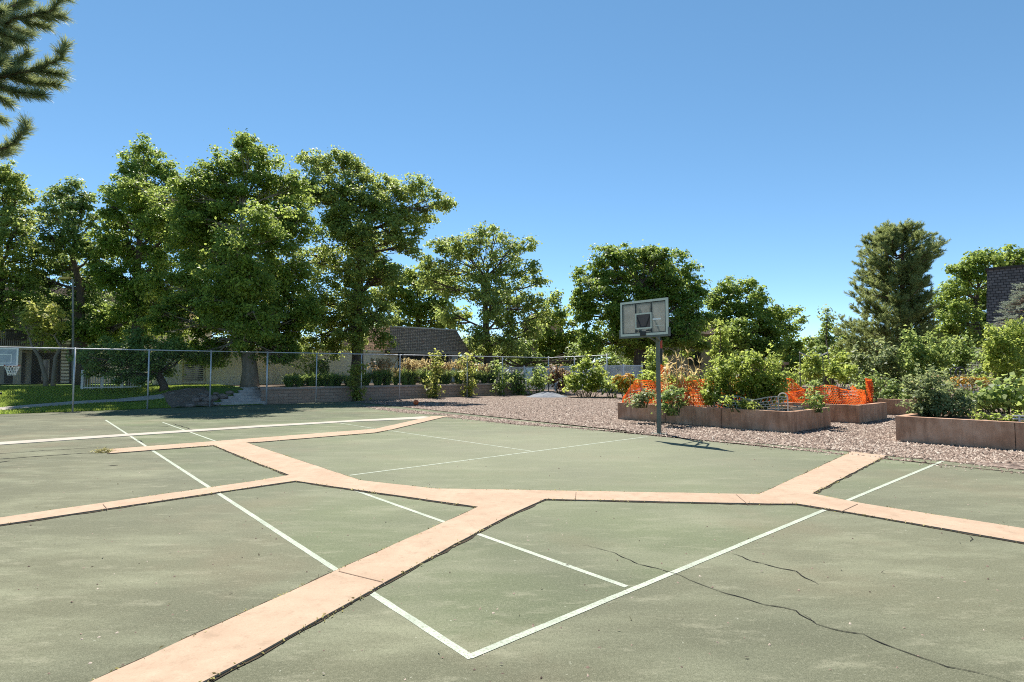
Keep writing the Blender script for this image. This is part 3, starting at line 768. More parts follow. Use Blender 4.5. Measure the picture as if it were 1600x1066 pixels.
# ------------------------------------------------------------------ basketball hoop
pb = G(1030, 678)
hoop = empty('basketball_hoop', pb, 'green grey basketball hoop pole with cloudy rimless backboard', 'basketball hoop')
MB().obox(pb + Vector((0, 0, .2)), U * .0, N * 0, Vector((0, 0, 0)))
zt = 3.0; a_off = .58
MB().tube([pb + Vector((0, 0, -.05)), pb + Vector((0, 0, 2.50))], .056, 4).build('pole', M['greenpole'], hoop)
MB().obox(pb + Vector((0, 0, .006)), U * .16, N * .16, Vector((0, 0, .006))).build('base_plate', M['greenpole'], hoop)
for s in (-1, 1):
    for s2 in (-1, 1): MB().tube([pb + U * .12 * s + N * .12 * s2 + Vector((0, 0, .01)), pb + U * .12 * s + N * .12 * s2 + Vector((0, 0, .04))], .012, 6).build('bolt', M['galv'], hoop)
MB().obox(pb + Vector((0, 0, 2.62)), U * .05, N * .06, Vector((0, 0, .16))).build('pole_head', M['blacksteel'], hoop, bevel=.01)
bd = -U                          # the board faces away from the gravel
bc = pb + bd * a_off + Vector((0, 0, 2.845)); bw, bh = .69, .43; sx = -N   # sx to the viewer's right
def bp(s, z, o=0.0): return bc + sx * s + Vector((0, 0, z)) + bd * o
def bbox(s0, s1, z0, z1, o0, o1):
    m = MB(); return m.hexa([bp(s0, z0, o0), bp(s1, z0, o0), bp(s1, z0, o1), bp(s0, z0, o1)], [bp(s0, z1, o0), bp(s1, z1, o0), bp(s1, z1, o1), bp(s0, z1, o1)])
board = bbox(-bw + .03, bw - .03, -bh + .03, bh - .03, -.006, .006).build('backboard', M['board'], hoop)
fr = MB()
for a in ((-bw, bw, bh - .055, bh), (-bw, bw, -bh, -bh + .055), (-bw, -bw + .055, -bh + .055, bh - .055), (bw - .055, bw, -bh + .055, bh - .055)):
    m = bbox(*a, -.02, .018); fr.v, fr.f = fr.v, fr.f; fr.add(m.v, m.f)
fr.build('frame', M['frame'], hoop)
ln = MB()
for a in ((-bw + .055, bw - .055, bh - .075, bh - .055), (-bw + .055, bw - .055, -bh + .055, -bh + .072), (-bw + .055, -bw + .075, -bh + .072, bh - .075), (bw - .075, bw - .055, -bh + .072, bh - .075), (-.245, -.215, -bh + .072, bh - .075), (.215, .245, -bh + .072, bh - .075)):
    m = bbox(*a, -.017, .010); ln.add(m.v, m.f)
ln.build('gasket', M['blacksteel'], hoop)
sq = MB()
for a in ((-.24, .24, .085, .12), (-.24, .24, -.27, -.235), (-.24, -.205, -.235, .085), (.205, .24, -.235, .085)):
    m = bbox(*a, .0065, .0125); sq.add(m.v, m.f)
sq.build('target_square', M['frame'], hoop)
bbox(-.205, .205, -.235, .085, -.011, .0085).build('centre_plate', M['darkplate'], hoop)
vb = MB(); 
for s in (-1, 1):
    p0_, p1_ = bp(.19 * s, .04, .012), bp(.075 * s, -.22, .012); vb.tube([p0_, p1_], .011, 6)
vb.tube([bp(-.075, -.22, .012), bp(.075, -.22, .012)], .009, 6).build('brace', M['blacksteel'], hoop)
mk = MB()
for i, (x, wd_) in enumerate(((-.19, .05), (-.13, .03), (-.085, .045), (.08, .03), (.13, .06), (.19, .04))):
    bbox(x - wd_ / 2, x + wd_ / 2, -.335, -.295, .0065, .0085).build('faded_print', M['blacksteel'], hoop)
bbox(.27, .50, -.07, -.035, .0065, .008).build('faded_sticker', M['white'], hoop)
bbox(.35, .58, -.22, -.205, .0065, .008).build('faded_sticker', M['frame'], hoop)
MB().add(bbox(-.075, .075, -.44, -.33, .018, .055).v, bbox(-.075, .075, -.44, -.33, .018, .055).f).build('rim_bracket', M['blacksteel'], hoop, bevel=.01)
# padding lip under the board, arms to the pole and the height actuator
lip = MB()
for a in ((-bw - .03, bw + .03, -bh - .05, -bh - .004), (-bw - .045, -bw - .004, -bh - .05, -bh + .16), (bw + .004, bw + .045, -bh - .05, -bh + .16)):
    m = bbox(*a, -.03, .022); lip.add(m.v, m.f)
lip.build('edge_padding', simple('edge_pad', (.10, .11, .10), (.16, .17, .15), 5, .7, bump=0), hoop, bevel=.006)
for s in (-.16, .16):
    MB().tube([bp(s, .22, -.03), pb + sx * s * .4 + Vector((0, 0, 2.74))], .022, 6).build('arm', M['blacksteel'], hoop)
    MB().tube([bp(s, -.30, -.03), pb + sx * s * .4 + Vector((0, 0, 2.30))], .022, 6).build('arm', M['greenpole'], hoop)
    bbox(s - .02, s + .02, -.36, .30, -.05, -.021).build('bracket', M['blacksteel'], hoop)
ac = pb + U * .13 + Vector((0, 0, 0))
MB().tube([ac + Vector((0, 0, 1.72)), ac + Vector((0, 0, 2.12))], .030, 8).build('actuator', M['blacksteel'], hoop)
MB().tube([ac + Vector((0, 0, 2.12)), ac + Vector((0, 0, 2.32))], .034, 8).build('grip', M['red'], hoop)
MB().tube([ac + Vector((0, 0, 2.32)), pb - U * .05 + Vector((0, 0, 2.62))], .02, 8).build('rod', M['blacksteel'], hoop)
MB().tube([ac + Vector((0, 0, 1.74)), pb + Vector((0, 0, 1.70))], .014, 6).build('link', M['blacksteel'], hoop)

# ball
bl = G(650, 633); bl.z = .12
ball = tag(MB().sphere(bl, .12, 24, 16).build('basketball', M['orangeball'], base=bl, smooth=True), 'orange basketball lying on the gravel edge by the fence', 'basketball')
sm = MB()
for ax in ((1, 0, 0), (0, 1, .2), (.3, 0, 1)): sm.torus(bl, ax, .1185, .0035, 28, 5)
sm.build('seam', M['blacksteel'], ball)

# portable hoop beyond the fence at the left edge
Yp = 23.6
def pz(px, py): return P(px, py, Yp)
pbase = pz(-25, 600); pbase.z = lawn_z(*toab(pbase))
ph = empty('portable_hoop', pbase, 'small portable basketball hoop with clear board and white net', 'basketball hoop')
bx_ = Vector((.97, .24, 0)).normalized(); fx = Vector((.24, -.97, 0)).normalized()
cb = pz(-1, 558)
def hb(s, z, o): return cb + bx_ * s + Vector((0, 0, z)) + fx * o
def hbox(s0, s1, z0, z1, o0, o1): return MB().hexa([hb(s0, z0, o0), hb(s1, z0, o0), hb(s1, z0, o1), hb(s0, z0, o1)], [hb(s0, z1, o0), hb(s1, z1, o0), hb(s1, z1, o1), hb(s0, z1, o1)])
hbox(-.62, .62, -.34, .34, -.01, .01).build('backboard', simple('blue_grey_acrylic', (.22, .27, .32), (.40, .45, .50), 5, .25, .5, 0), ph)
m_ = MB()
for a in ((-.68, .68, .33, .38), (-.68, .68, -.38, -.33), (-.68, -.62, -.33, .33), (.62, .68, -.33, .33)):
    x_ = hbox(*a, -.015, .02); m_.add(x_.v, x_.f)
m_.build('frame', M['white'], ph)
m_ = MB()
for a in ((-.03, .45, .09, .12), (-.03, .45, -.27, -.24), (-.03, .0, -.24, .09), (.42, .45, -.24, .09)):
    x_ = hbox(*a, .011, .016); m_.add(x_.v, x_.f)
m_.build('target_square', M['white'], ph)
rc = pz(19, 572)
MB().torus(rc, (0, 0, 1), .27, .011, 26, 6).build('rim', M['red'], ph)
MB().tube([rc - bx_ * .27, hb(.2, -.34, .02)], .018, 6).build('rim_arm', M['red'], ph)
net = MB()
for i in range(14):
    for sgn in (1, -1):
        pts = []
        for k in range(6):
            t = k / 5; an = 2 * math.pi * (i + sgn * t * 1.6) / 14; r = .265 - .14 * t ** .7
            pts.append(rc + Vector((math.cos(an) * r, math.sin(an) * r, -.40 * t)))
        net.tube(pts, .008, 4, False)
net.build('net', M['white'], ph)
MB().tube([pbase, pbase + Vector((.05, .1, 1.3)), hb(-.35, .1, -.05)], .04, 8).build('pole', M['blacksteel'], ph)
MB().obox(pbase + Vector((0, 0, .09)), Vector((.35, 0, 0)), Vector((0, .5, 0)), Vector((0, 0, .08))).build('base', M['blacksteel'], ph, bevel=.03)

# ------------------------------------------------------------------ buildings
def wbox(a0, a1, b0, b1, z0, z1): return MB().uvbox(a0, a1, b0, b1, z0, z1)
# left apartment wing, two storeys
bA = 19.0; apt = empty('apartment_building', AB(0, bA + 3), 'cream two storey apartment block behind the lawn trees', 'building')
a0, a1 = a_at(118, bA), a_at(330, bA)
wbox(a0, a1, bA, bA + 8, .3, 5.69).build('wall', M['stucco'], apt)
wbox(-22, a0 - .02, bA + .6, bA + 8, .3, 5.69).build('wall', M['stucco2'], apt)
rf = MB(); c_ = [(-22.3, bA - .5), (a1 + .4, bA - .5), (a1 + .4, bA + 8.3), (-22.3, bA + 8.3)]; c2 = [(-21.6, bA + .4), (a1 - .4, bA + .4), (a1 - .4, bA + 7.4), (-21.6, bA + 7.4)]
rf.hexa([AB(a, b, 5.7) for a, b in c_], [AB(a, b, 7.0) for a, b in c2]).build('roof', M['shingle'], apt)
def window(parent, pxl, pxr, b, z0, z1, bars=1, sill=True, mat='glass'):
    l, r = a_at(pxl, b), a_at(pxr, b); f = MB()
    for (x0, x1, y0, y1) in ((l, r, z0, z0 + .06), (l, r, z1 - .06, z1), (l, l + .06, z0 + .06, z1 - .06), (r - .06, r, z0 + .06, z1 - .06)):
        m = wbox(x0, x1, b - .06, b + .02, y0, y1); f.add(m.v, m.f)
    for k in range(bars):
        xm = l + (r - l) * (k + 1) / (bars + 1); m = wbox(xm - .025, xm + .025, b - .05, b + .02, z0 + .06, z1 - .06); f.add(m.v, m.f)
    w_ = f.build('window', M['whitewood'], parent)
    wbox(l + .06, r - .06, b - .025, b + .01, z0 + .06, z1 - .06).build('pane', M[mat], w_)
    if sill: wbox(l - .08, r + .08, b - .12, b + .02, z0 - .07, z0 - .003).build('sill', M['stucco'], w_)
window(apt, 166, 192, bA, 3.0, 4.5); window(apt, 262, 285, bA, 3.0, 4.4)
# balcony bay left of the staircase: flat panels coloured as recess shade, deck, railing, ground floor windows
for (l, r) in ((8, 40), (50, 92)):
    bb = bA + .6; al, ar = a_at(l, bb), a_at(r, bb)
    wbox(al, ar, bb - .04, bb + .01, 3.5, 5.6).build('balcony_shade_panel', M['recess'], apt)
    wbox(al, ar, bb - .04, bb + .01, .8, 2.7).build('patio_shade_panel', M['recess'], apt)
bb = bA + .6
wbox(a_at(-30, bb), a_at(93, bb), bb - 1.3, bb - .05, 2.85, 3.1).build('balcony_deck', M['stucco2'], apt)
rl = MB(); al, ar = a_at(-30, bb - 1.2), a_at(92, bb - 1.2)
m = wbox(al, ar, bb - 1.28, bb - 1.22, 3.95, 4.05); rl.add(m.v, m.f)
for i in range(40):
    x = al + (ar - al) * i / 39; m = wbox(x - .02, x + .02, bb - 1.27, bb - 1.23, 3.1, 3.95); rl.add(m.v, m.f)
rl.build('balcony_railing', M['trim'], apt)
for px in (28, 56): wbox(a_at(px, bb - 1.2) - .18, a_at(px, bb - 1.2) + .18, bb - 1.25, bb - .95, .3, 2.85).build('pillar', M['stucco2'] if px == 28 else M['trim'], apt)
window(apt, 66, 78, bb - .05, .95, 2.3, 0, False)
# outside staircase: two flights of open treads seen end on
sb = bA - .4; al, ar = a_at(93, sb), a_at(110, sb)
stc = MB(); tr_ = MB()
for s_ in (al, ar):
    stc.hexa([AB(s_ - .05, sb - 1.6, .4), AB(s_ + .05, sb - 1.6, .4), AB(s_ + .05, sb + .4, 3.0), AB(s_ - .05, sb + .4, 3.0)], [AB(s_ - .05, sb - 1.6, .7), AB(s_ + .05, sb - 1.6, .7), AB(s_ + .05, sb + .4, 3.3), AB(s_ - .05, sb + .4, 3.3)])
    stc.hexa([AB(s_ - .05, sb - .9, 3.0), AB(s_ + .05, sb - .9, 3.0), AB(s_ + .05, sb + .5, 5.4), AB(s_ - .05, sb + .5, 5.4)], [AB(s_ - .05, sb - .9, 3.3), AB(s_ + .05, sb - .9, 3.3), AB(s_ + .05, sb + .5, 5.7), AB(s_ - .05, sb + .5, 5.7)])
sr = stc.build('staircase', M['trim'], apt)
for k in range(12):
    t = k / 12; wbox(al + .06, ar - .06, sb - 1.6 + 2 * t, sb - 1.33 + 2 * t, .62 + 2.5 * t, .73 + 2.5 * t).build('tread', M['tread'], sr)
    wbox(al + .06, ar - .06, sb - .9 + 1.4 * t, sb - .66 + 1.4 * t, 3.25 + 2.35 * t, 3.36 + 2.35 * t).build('tread', M['tread'], sr)
# low cream wing with louvred window
bL = 8.0; wing = empty('low_wing', AB(8, bL + 2), 'low cream stucco wing running behind the big tree trunk', 'building')
l0, l1, l2, l3 = a_at(262, bL), a_at(397, bL), a_at(420, bL), a_at(627, bL)
wbox(l0, l1, bL, bL + 5, .5, 2.75).build('wall', M['stucco'], wing)
wbox(l1 + .02, l3, bL + .5, bL + 5, .5, 2.86).build('wall', M['stucco'], wing)
wbox(l0 - .1, l1 + .1, bL - .12, bL + 5.1, 2.752, 2.93).build('parapet', M['stucco'], wing)
wbox(l1 + .12, l3 + .08, bL + .4, bL + 5.1, 2.862, 2.98).build('parapet', M['stucco'], wing)
for px in (282, 325, 398, 423): wbox(a_at(px, bL) - .09, a_at(px, bL) + .09, bL - .1, bL - .004, .5, 2.74).build('pilaster', M['stucco'], wing)
window(wing, 288, 320, bL, .95, 2.05, 1, True, 'glass')
sh = MB(); l, r = a_at(290, bL), a_at(318, bL)
for k in range(9):
    z = 1.03 + k * .105; m = wbox(l, r, bL - .075, bL - .03, z, z + .045); sh.add(m.v, m.f)
sh.build('louvres', M['whitewood'], wing)
# clubhouse with shingled mansard
bC = 7.5; club = empty('clubhouse', AB(21, bC + 3), 'low clubhouse with a brown shingled mansard roof', 'building')
c0, c1 = 17.7, 24.1
r_ = MB(); lo = [(c0 - .15, bC), (c1 + .2, bC), (c1 + .2, bC + 9), (c0 - .15, bC + 9)]; hi = [(c0 + .35, bC + 1.1), (c1 - .25, bC + 1.1), (c1 - .25, bC + 8), (c0 + .35, bC + 8)]
roof = r_.hexa([AB(a, b, 2.98) for a, b in lo], [AB(a, b, 4.70) for a, b in hi]).build('roof', M['shingle'], club)
wbox(c0 + .3, c1 - .2, bC + 1.05, bC + 8.05, 4.702, 4.80).build('ridge_cap', M['whitewood'], roof)
fs_ = MB()
m = wbox(c0 - .2, c1 + .25, bC - .06, bC + .02, 2.80, 2.975); fs_.add(m.v, m.f)
fs_.build('fascia', simple('fascia', (.28, .23, .18), (.36, .30, .24), 4, .8), club)
wbox(c0 - .1, c1 + .15, bC + .03, bC + 8.9, 2.83, 2.972).build('soffit', M['trim'], club)
wbox(c0, c1, bC + 2.0, bC + 8.8, .6, 2.826).build('wall', M['trim'], club)
for px, wd in ((632, .12), (662, .1), (702, .1)):
    a = a_at(px, bC + 1.9); wbox(a - wd, a + wd, bC + 1.85, bC + 1.99, .6, 2.82).build('mullion', M['whitewood'], club)
wbox(a_at(704, bC + .6) , a_at(713, bC + .6), bC + .4, bC + .7, .6, 2.82).build('column', M['whitewood'], club)
for (l, r) in ((634, 660), (664, 700), (716, 730)):
    wbox(a_at(l, bC + 1.95), a_at(r, bC + 1.95), bC + 1.93, bC + 1.99, .9, 2.7).build('window', M['glass'], club)
lm = AB(a_at(647, bC + .3), bC + .3, 2.72)
MB().sphere(lm, .11, 12, 8).build('porch_light', M['white'], club, smooth=True)
# far house glimpsed between the trees
fh = empty('far_house', P(850, 560, 80), 'distant orange walled house with dark roof among trees', 'building')
m = MB(); p = P(820, 575, 80); q_ = P(880, 575, 80)
m.hexa([Vector((p.x, 80, 0)), Vector((q_.x, 80, 0)), Vector((q_.x, 88, 0)), Vector((p.x, 88, 0))], [Vector((p.x, 80, 8.4)), Vector((q_.x, 80, 8.4)), Vector((q_.x, 88, 8.4)), Vector((p.x, 88, 8.4))]).build('wall', M['orange_stucco'], fh)
m = MB(); m.hexa([Vector((p.x - .5, 79.4, 8.402)), Vector((q_.x + .5, 79.4, 8.402)), Vector((q_.x + .5, 88.6, 8.402)), Vector((p.x - .5, 88.6, 8.402))], [Vector((p.x + 1, 81, 10)), Vector((q_.x - 1, 81, 10)), Vector((q_.x - 1, 87, 10)), Vector((p.x + 1, 87, 10))]).build('roof', M['trim'], fh)
m = MB().obox(P(833, 508, 79.9), Vector((.5, 0, 0)), Vector((0, .06, 0)), Vector((0, 0, .5))).build('window', M['glass'], fh)
# house behind the maples
mh = empty('hidden_house', P(1030, 580, 54), 'tan house wall half hidden behind the dark maple', 'building')
p = P(985, 575, 54); q_ = P(1150, 575, 54)
MB().hexa([Vector((p.x, 54, 0)), Vector((q_.x, 56, 0)), Vector((q_.x, 64, 0)), Vector((p.x, 62, 0))], [Vector((p.x, 54, 5.2)), Vector((q_.x, 56, 5.2)), Vector((q_.x, 64, 5.2)), Vector((p.x, 62, 5.2))]).build('wall', M['stucco2'], mh)
MB().hexa([Vector((p.x - .4, 53.5, 5.2)), Vector((q_.x + .4, 55.5, 5.2)), Vector((q_.x + .4, 64.5, 5.2)), Vector((p.x - .4, 62.5, 5.2))], [Vector((p.x + .4, 55, 7)), Vector((q_.x - .4, 57, 7)), Vector((q_.x - .4, 63, 7)), Vector((p.x + .4, 61, 7))]).build('roof', M['shingle'], mh)
for px in (1020, 1085):
    c_ = P(px, 560, 53.95 + (px - 985) * .0118); MB().obox(c_, Vector((.6, .015, 0)), Vector((0, .12, 0)), Vector((0, 0, .7))).build('window', M['glass'], mh)
# right house with slate mansard
rh = empty('mansard_house', P(1620, 590, 29), 'house with steep dark slate mansard roof at right edge', 'building')
c0_ = P(1541, 511, 30); d1 = Vector((.733, -.68, 0)); d2 = Vector((.68, .733, 0))
def rp(a, b, z): p = c0_ + d1 * a + d2 * b; p.z = z; return p
zb_, zt_ = 3.95, 7.05
MB().hexa([rp(0, 0, zb_), rp(12, 0, zb_), rp(12, 9, zb_), rp(0, 9, zb_)], [rp(.12, .4, zt_), rp(11.5, .4, zt_), rp(11.5, 8, zt_), rp(.12, 8, zt_)]).build('roof', M['shingle2'], rh)
MB().hexa([rp(.05, .33, zt_ + .002), rp(11.6, .33, zt_ + .002), rp(11.6, 8.1, zt_ + .002), rp(.05, 8.1, zt_ + .002)], [rp(.05, .33, zt_ + .12), rp(11.6, .33, zt_ + .12), rp(11.6, 8.1, zt_ + .12), rp(.05, 8.1, zt_ + .12)]).build('roof_edge', M['trim'], rh)
MB().hexa([rp(.4, .5, 0), rp(11.6, .5, 0), rp(11.6, 8.6, 0), rp(.4, 8.6, 0)], [rp(.4, .5, zb_ - .005), rp(11.6, .5, zb_ - .005), rp(11.6, 8.6, zb_ - .005), rp(.4, 8.6, zb_ - .005)]).build('wall', M['stucco2'], rh)
MB().hexa([rp(2.2, .42, 1.2), rp(3.6, .42, 1.2), rp(3.6, .52, 1.2), rp(2.2, .52, 1.2)], [rp(2.2, .42, 2.6), rp(3.6, .42, 2.6), rp(3.6, .52, 2.6), rp(2.2, .52, 2.6)]).build('window', M['glass'], rh)
# little brick shed
sp_ = P(1200, 590, 36)
shd = empty('brick_shed', Vector((sp_.x, 36, 0)), 'small red brick shed glimpsed above the planter bush', 'shed')
MB().obox(Vector((sp_.x, 36, .9)), Vector((.75, 0, 0)), Vector((0, .8, 0)), Vector((0, 0, 1.05))).build('wall', M['brick'], shd)
MB().obox(Vector((sp_.x, 36, 2.03)), Vector((.9, 0, 0)), Vector((0, .95, 0)), Vector((0, 0, .075))).build('roof', simple('shed_roof', (.30, .18, .13), (.38, .25, .19), 4, .8), shd)
MB().obox(Vector((sp_.x + .35, 35.19, .95)), Vector((.3, 0, 0)), Vector((0, .015, 0)), Vector((0, 0, .9))).build('door', M['trim'], shd)

# white patio railing at the apartment
pr = empty('patio_railing', AB(a_at(175, 6.6), 6.6, .6), 'white slatted patio railing under the low dark tree', 'railing')
al, ar = a_at(130, 6.8), a_at(221, 6.8); zb0 = lawn_z(0, 6.8)
m = MB()
for i in range(24):
    x = al + (ar - al) * i / 23; q_ = wbox(x - .02, x + .02, 6.78, 6.82, zb0, zb0 + .78); m.add(q_.v, q_.f)
m.build('slats', M['whitewood'], pr)
for z in (zb0 + .08, zb0 + .865): wbox(al - .03, ar + .03, 6.76, 6.84, z, z + .06).build('rail', M['white'], pr)
for i in range(4):
    x = al + (ar - al) * i / 3; wbox(x - .05, x + .05, 6.75, 6.85, zb0 - .1, zb0 + .97).build('post', M['white'], pr)
hm = MB(); pts = [AB(a_at(166 + 4 * k, 6.3), 6.3, zb0 + .78 - .34 * math.sin(math.pi * k / 9)) for k in range(10)]
for dz in (0, -.07, .07): hm.tube([p + Vector((0, dz * 2, abs(dz) * .8)) for p in pts], .035, 6)
tag(hm.build('hammock', M['white'], base=pts[0]), 'white hammock slung in front of the patio railing', 'hammock')

# white pool fence
pf = empty('pool_fence', P(880, 590, 44), 'white picket pool fence behind the shrubs', 'fence')
q0, q1 = P(752, 574, 47), P(1003, 570, 40); zt0, zt1 = q0.z, q1.z
npan = 10; prev = None
for i in range(npan + 1):
    t = i / npan; p = q0.lerp(q1, t); zt = zt0 + (zt1 - zt0) * t
    MB().obox(Vector((p.x, p.y, (zt + .08) / 2)), Vector((.055, 0, 0)), Vector((0, .055, 0)), Vector((0, 0, (zt + .08) / 2))).build('post', M['white'], pf)
    if prev is not None:
        pk = MB(); d = (p - prev); d.z = 0; Ln = d.length; d.normalize(); nn = Vector((-d.y, d.x, 0))
        for k in range(1, 20):
            c_ = prev + d * (Ln * k / 20); pk.obox(Vector((c_.x, c_.y, zt / 2 + .05)), d * .018, nn * .01, Vector((0, 0, zt / 2 - .08)))
        for z in (.15, zt - .06):
            c_ = (prev + p) / 2; pk.obox(Vector((c_.x, c_.y, z)), d * (Ln / 2 - .057), nn * .02, Vector((0, 0, .035)))
        pk.build('picket_panel', M['white'], pf)
    prev = Vector(p)
# white garden chair by the wall's end
gc = P(820, 600, 36.5); gc.z = .72
ch = empty('garden_chair', gc, 'white slatted garden chair at the end of the terrace', 'chair')
cx_ = Vector((.8, -.6, 0)); cy_ = Vector((.6, .8, 0)); Z = Vector((0, 0, 1))
m = MB()
for k in range(5): m.obox(gc + cy_ * (-.2 + .11 * k) + Z * (.40 - .03 * k), cx_ * .27, cy_ * .045, Z * .012)
m.build('seat', M['white'], ch)
m = MB()
for k in range(5): m.obox(gc + cy_ * .36 + cx_ * (-.22 + .11 * k) + Z * .68, cx_ * .045, (cy_ - Z * .3) * .014, (Z + cy_ * .35) * .36)
m.build('backrest', M['white'], ch)
for s in (-1, 1):
    MB().obox(gc + cx_ * .31 * s + Z * .60 + cy_ * .02, cx_ * .05, cy_ * .34, Z * .014).build('arm', M['white'], ch)
    for t in (-.24, .26): MB().obox(gc + cx_ * .29 * s + cy_ * t + Z * .29, cx_ * .025, cy_ * .04, Z * .294).build('leg', M['white'], ch)
# gravel pile
gpile = MB(); pcx = P(855, 612, 33.5)
n1, n2 = 30, 10; vs = []; fs = []
for j in range(n2 + 1):
    for i in range(n1):
        an = 2 * math.pi * i / n1; r = j / n2; h = .24 * math.cos(r * math.pi / 2) ** 1.3 * (1 + .2 * math.sin(3 * an))
        vs.append(Vector((pcx.x + math.cos(an) * r * 1.35 + random.uniform(-.03, .03), pcx.y + math.sin(an) * r * .9, h + random.uniform(0, .03) - (.03 if j == n2 else 0))))
for j in range(n2):
    for i in range(n1): fs.append((j * n1 + i, j * n1 + (i + 1) % n1, (j + 1) * n1 + (i + 1) % n1, (j + 1) * n1 + i))
tag(gpile.add(vs, fs).build('gravel_pile', simple('blue_grey_grit', (.16, .17, .19), (.28, .29, .31), 14, 1, bump=.8), base=Vector((pcx.x, pcx.y, 0))), 'low heap of blue grey grit at the gravel corner', 'gravel pile')
# lamp on tall pole in the left trees
lpz = P(114, 610, 29); lpz.z = lawn_z(*toab(lpz))
la = empty('street_lamp', lpz, 'tall thin lamp pole with flat yellowed head by left trees', 'lamp')
top = P(114, 436, 29)
MB().tube([lpz, Vector((top.x, top.y, top.z))], [.06, .045], 8).build('pole', simple('grey_pole', (.20, .20, .19), (.30, .30, .28), 4, .6, bump=0), la)
MB().tube([top - Vector((0, 0, .1)), top + Vector((-.45, -.1, .02))], .025, 6).build('arm', M['greenpole'], la)
MB().obox(top + Vector((-.3, -.1, .02)), Vector((.26, 0, 0)), Vector((0, .13, 0)), Vector((0, 0, .05))).build('lamp_head', simple('lamp_head', (.50, .36, .10), (.60, .46, .16), 4, .6, bump=0), la, bevel=.02)

# ------------------------------------------------------------------ planter contents
def netting(name, label, path, h, cell_h, cell_w, sw, mat, z0, sag=.06, jit=.03, cat='netting', group=None, profile=None):
    """barrier mesh hung along a path of ground points: real strips with holes"""
    pts = [Vector(p) for p in path]; ds = [0]
    for i in range(1, len(pts)): ds.append(ds[-1] + (pts[i] - pts[i - 1]).length)
    Lt = ds[-1]
    ph1, ph2 = random.uniform(0, 6), random.uniform(0, 6)
    def S(s, t):
        s_ = min(max(s, 0), Lt - 1e-4); i = 0
        while ds[i + 1] < s_: i += 1
        f = (s_ - ds[i]) / (ds[i + 1] - ds[i]); p = pts[i].lerp(pts[i + 1], f); d = (pts[i + 1] - pts[i]).normalized(); nn = Vector((-d.y, d.x, 0))
        hh = h * (profile(s_ / Lt) if profile else 1.0)
        off = nn * (.10 * math.sin(s * 5 + ph1 + t * 2) + .06 * math.sin(s * 13 + ph2 + 3 * t) + .02 * math.sin(s * 31 + 5 * t)) * (.3 + t)
        return p + off + Vector((0, 0, z0 + t * hh * (1 - sag * (1 + math.sin(s * 4.1 + ph2))) + .025 * math.sin(s * 7 + t * 9) * t + .006 * math.sin(s * 37 - t * 6)))
    V = []; nr = max(2, int(h / cell_h)); nc = int(Lt / cell_w)
    def strip(pA_, pB_, wv): V.append([pA_ - wv, pB_ - wv, pB_ + wv, pA_ + wv])
    for r in range(nr + 1):
        t = r / nr; edge = 1.7 if r in (0, nr) else 1
        for c_ in range(nc): strip(S(c_ * cell_w, t), S((c_ + 1) * cell_w, t), Vector((0, 0, sw * edge)))
    for r in range(nr):
        for c_ in range(nc + 1):
            s = c_ * cell_w + (cell_w / 2 if r % 2 else 0) + random.uniform(-jit, jit) * cell_w
            if s > Lt: continue
            a, b = S(s, r / nr), S(s, (r + 1) / nr); d = S(min(s + .05, Lt), r / nr) - S(max(0, s - .05), r / nr); d.normalize(); strip(a, b, d * sw)
    return tag(quads_obj(name, np.array([[list(p) for p in q] for q in V]), mat, base=pts[0]), label, cat, group)
def stake(p, h, label, mat='greenpole', r=.012, lean=(0, 0), group='garden stakes', name='garden_stake'):
    p = Vector(p); top = p + Vector((lean[0], lean[1], h))
    m = MB().tube([p - Vector((0, 0, .1)), top], r, 6); return tag(m.build(name, M[mat], base=p), label, 'stake', group)
zA = .46
prof = lambda u: .25 + .75 * min(1, u / .14)
netting('safety_netting', 'orange safety netting draped along the front of hoop planter', [qA(.10, .12, 0), qA(.22, .35, 0), qA(.30, 1.3, 0), qA(.34, 2.2, 0), qA(.45, 3.05, 0)], .88, .058, .062, .0105, M['netorange'], zA, group='orange netting', profile=prof)
netting('safety_netting', 'orange safety netting closing the planter end beside the corn', [qA(.45, 3.05, 0), qA(1.2, 3.1, 0), qA(2.2, 3.05, 0)], .90, .058, .062, .0105, M['netorange'], zA, group='orange netting')
netting('safety_netting', 'orange safety netting on the far side behind the corn', [qA(2.3, .3, 0), qA(2.35, 1.6, 0), qA(2.3, 3.0, 0)], .85, .06, .07, .0095, M['netorange'], zA, group='orange netting')
netting('safety_netting', 'tall bunched orange netting strip just left of hoop pole', [qA(1.6, .55, 0), qA(1.75, .75, 0), qA(1.65, .95, 0)], 1.30, .055, .05, .013, M['netorange'], zA, group='orange netting')
for i, (a, b, h, lb) in enumerate(((.22, .35, 1.0, 'thin stake holding the left end of orange netting'), (.34, 2.2, 1.05, 'thin stake holding the middle of orange netting'), (.45, 3.05, 1.05, 'thin stake at netting corner beside the big bush'))):
    stake(qA(a, b, zA), h, lb, 'barkpale')
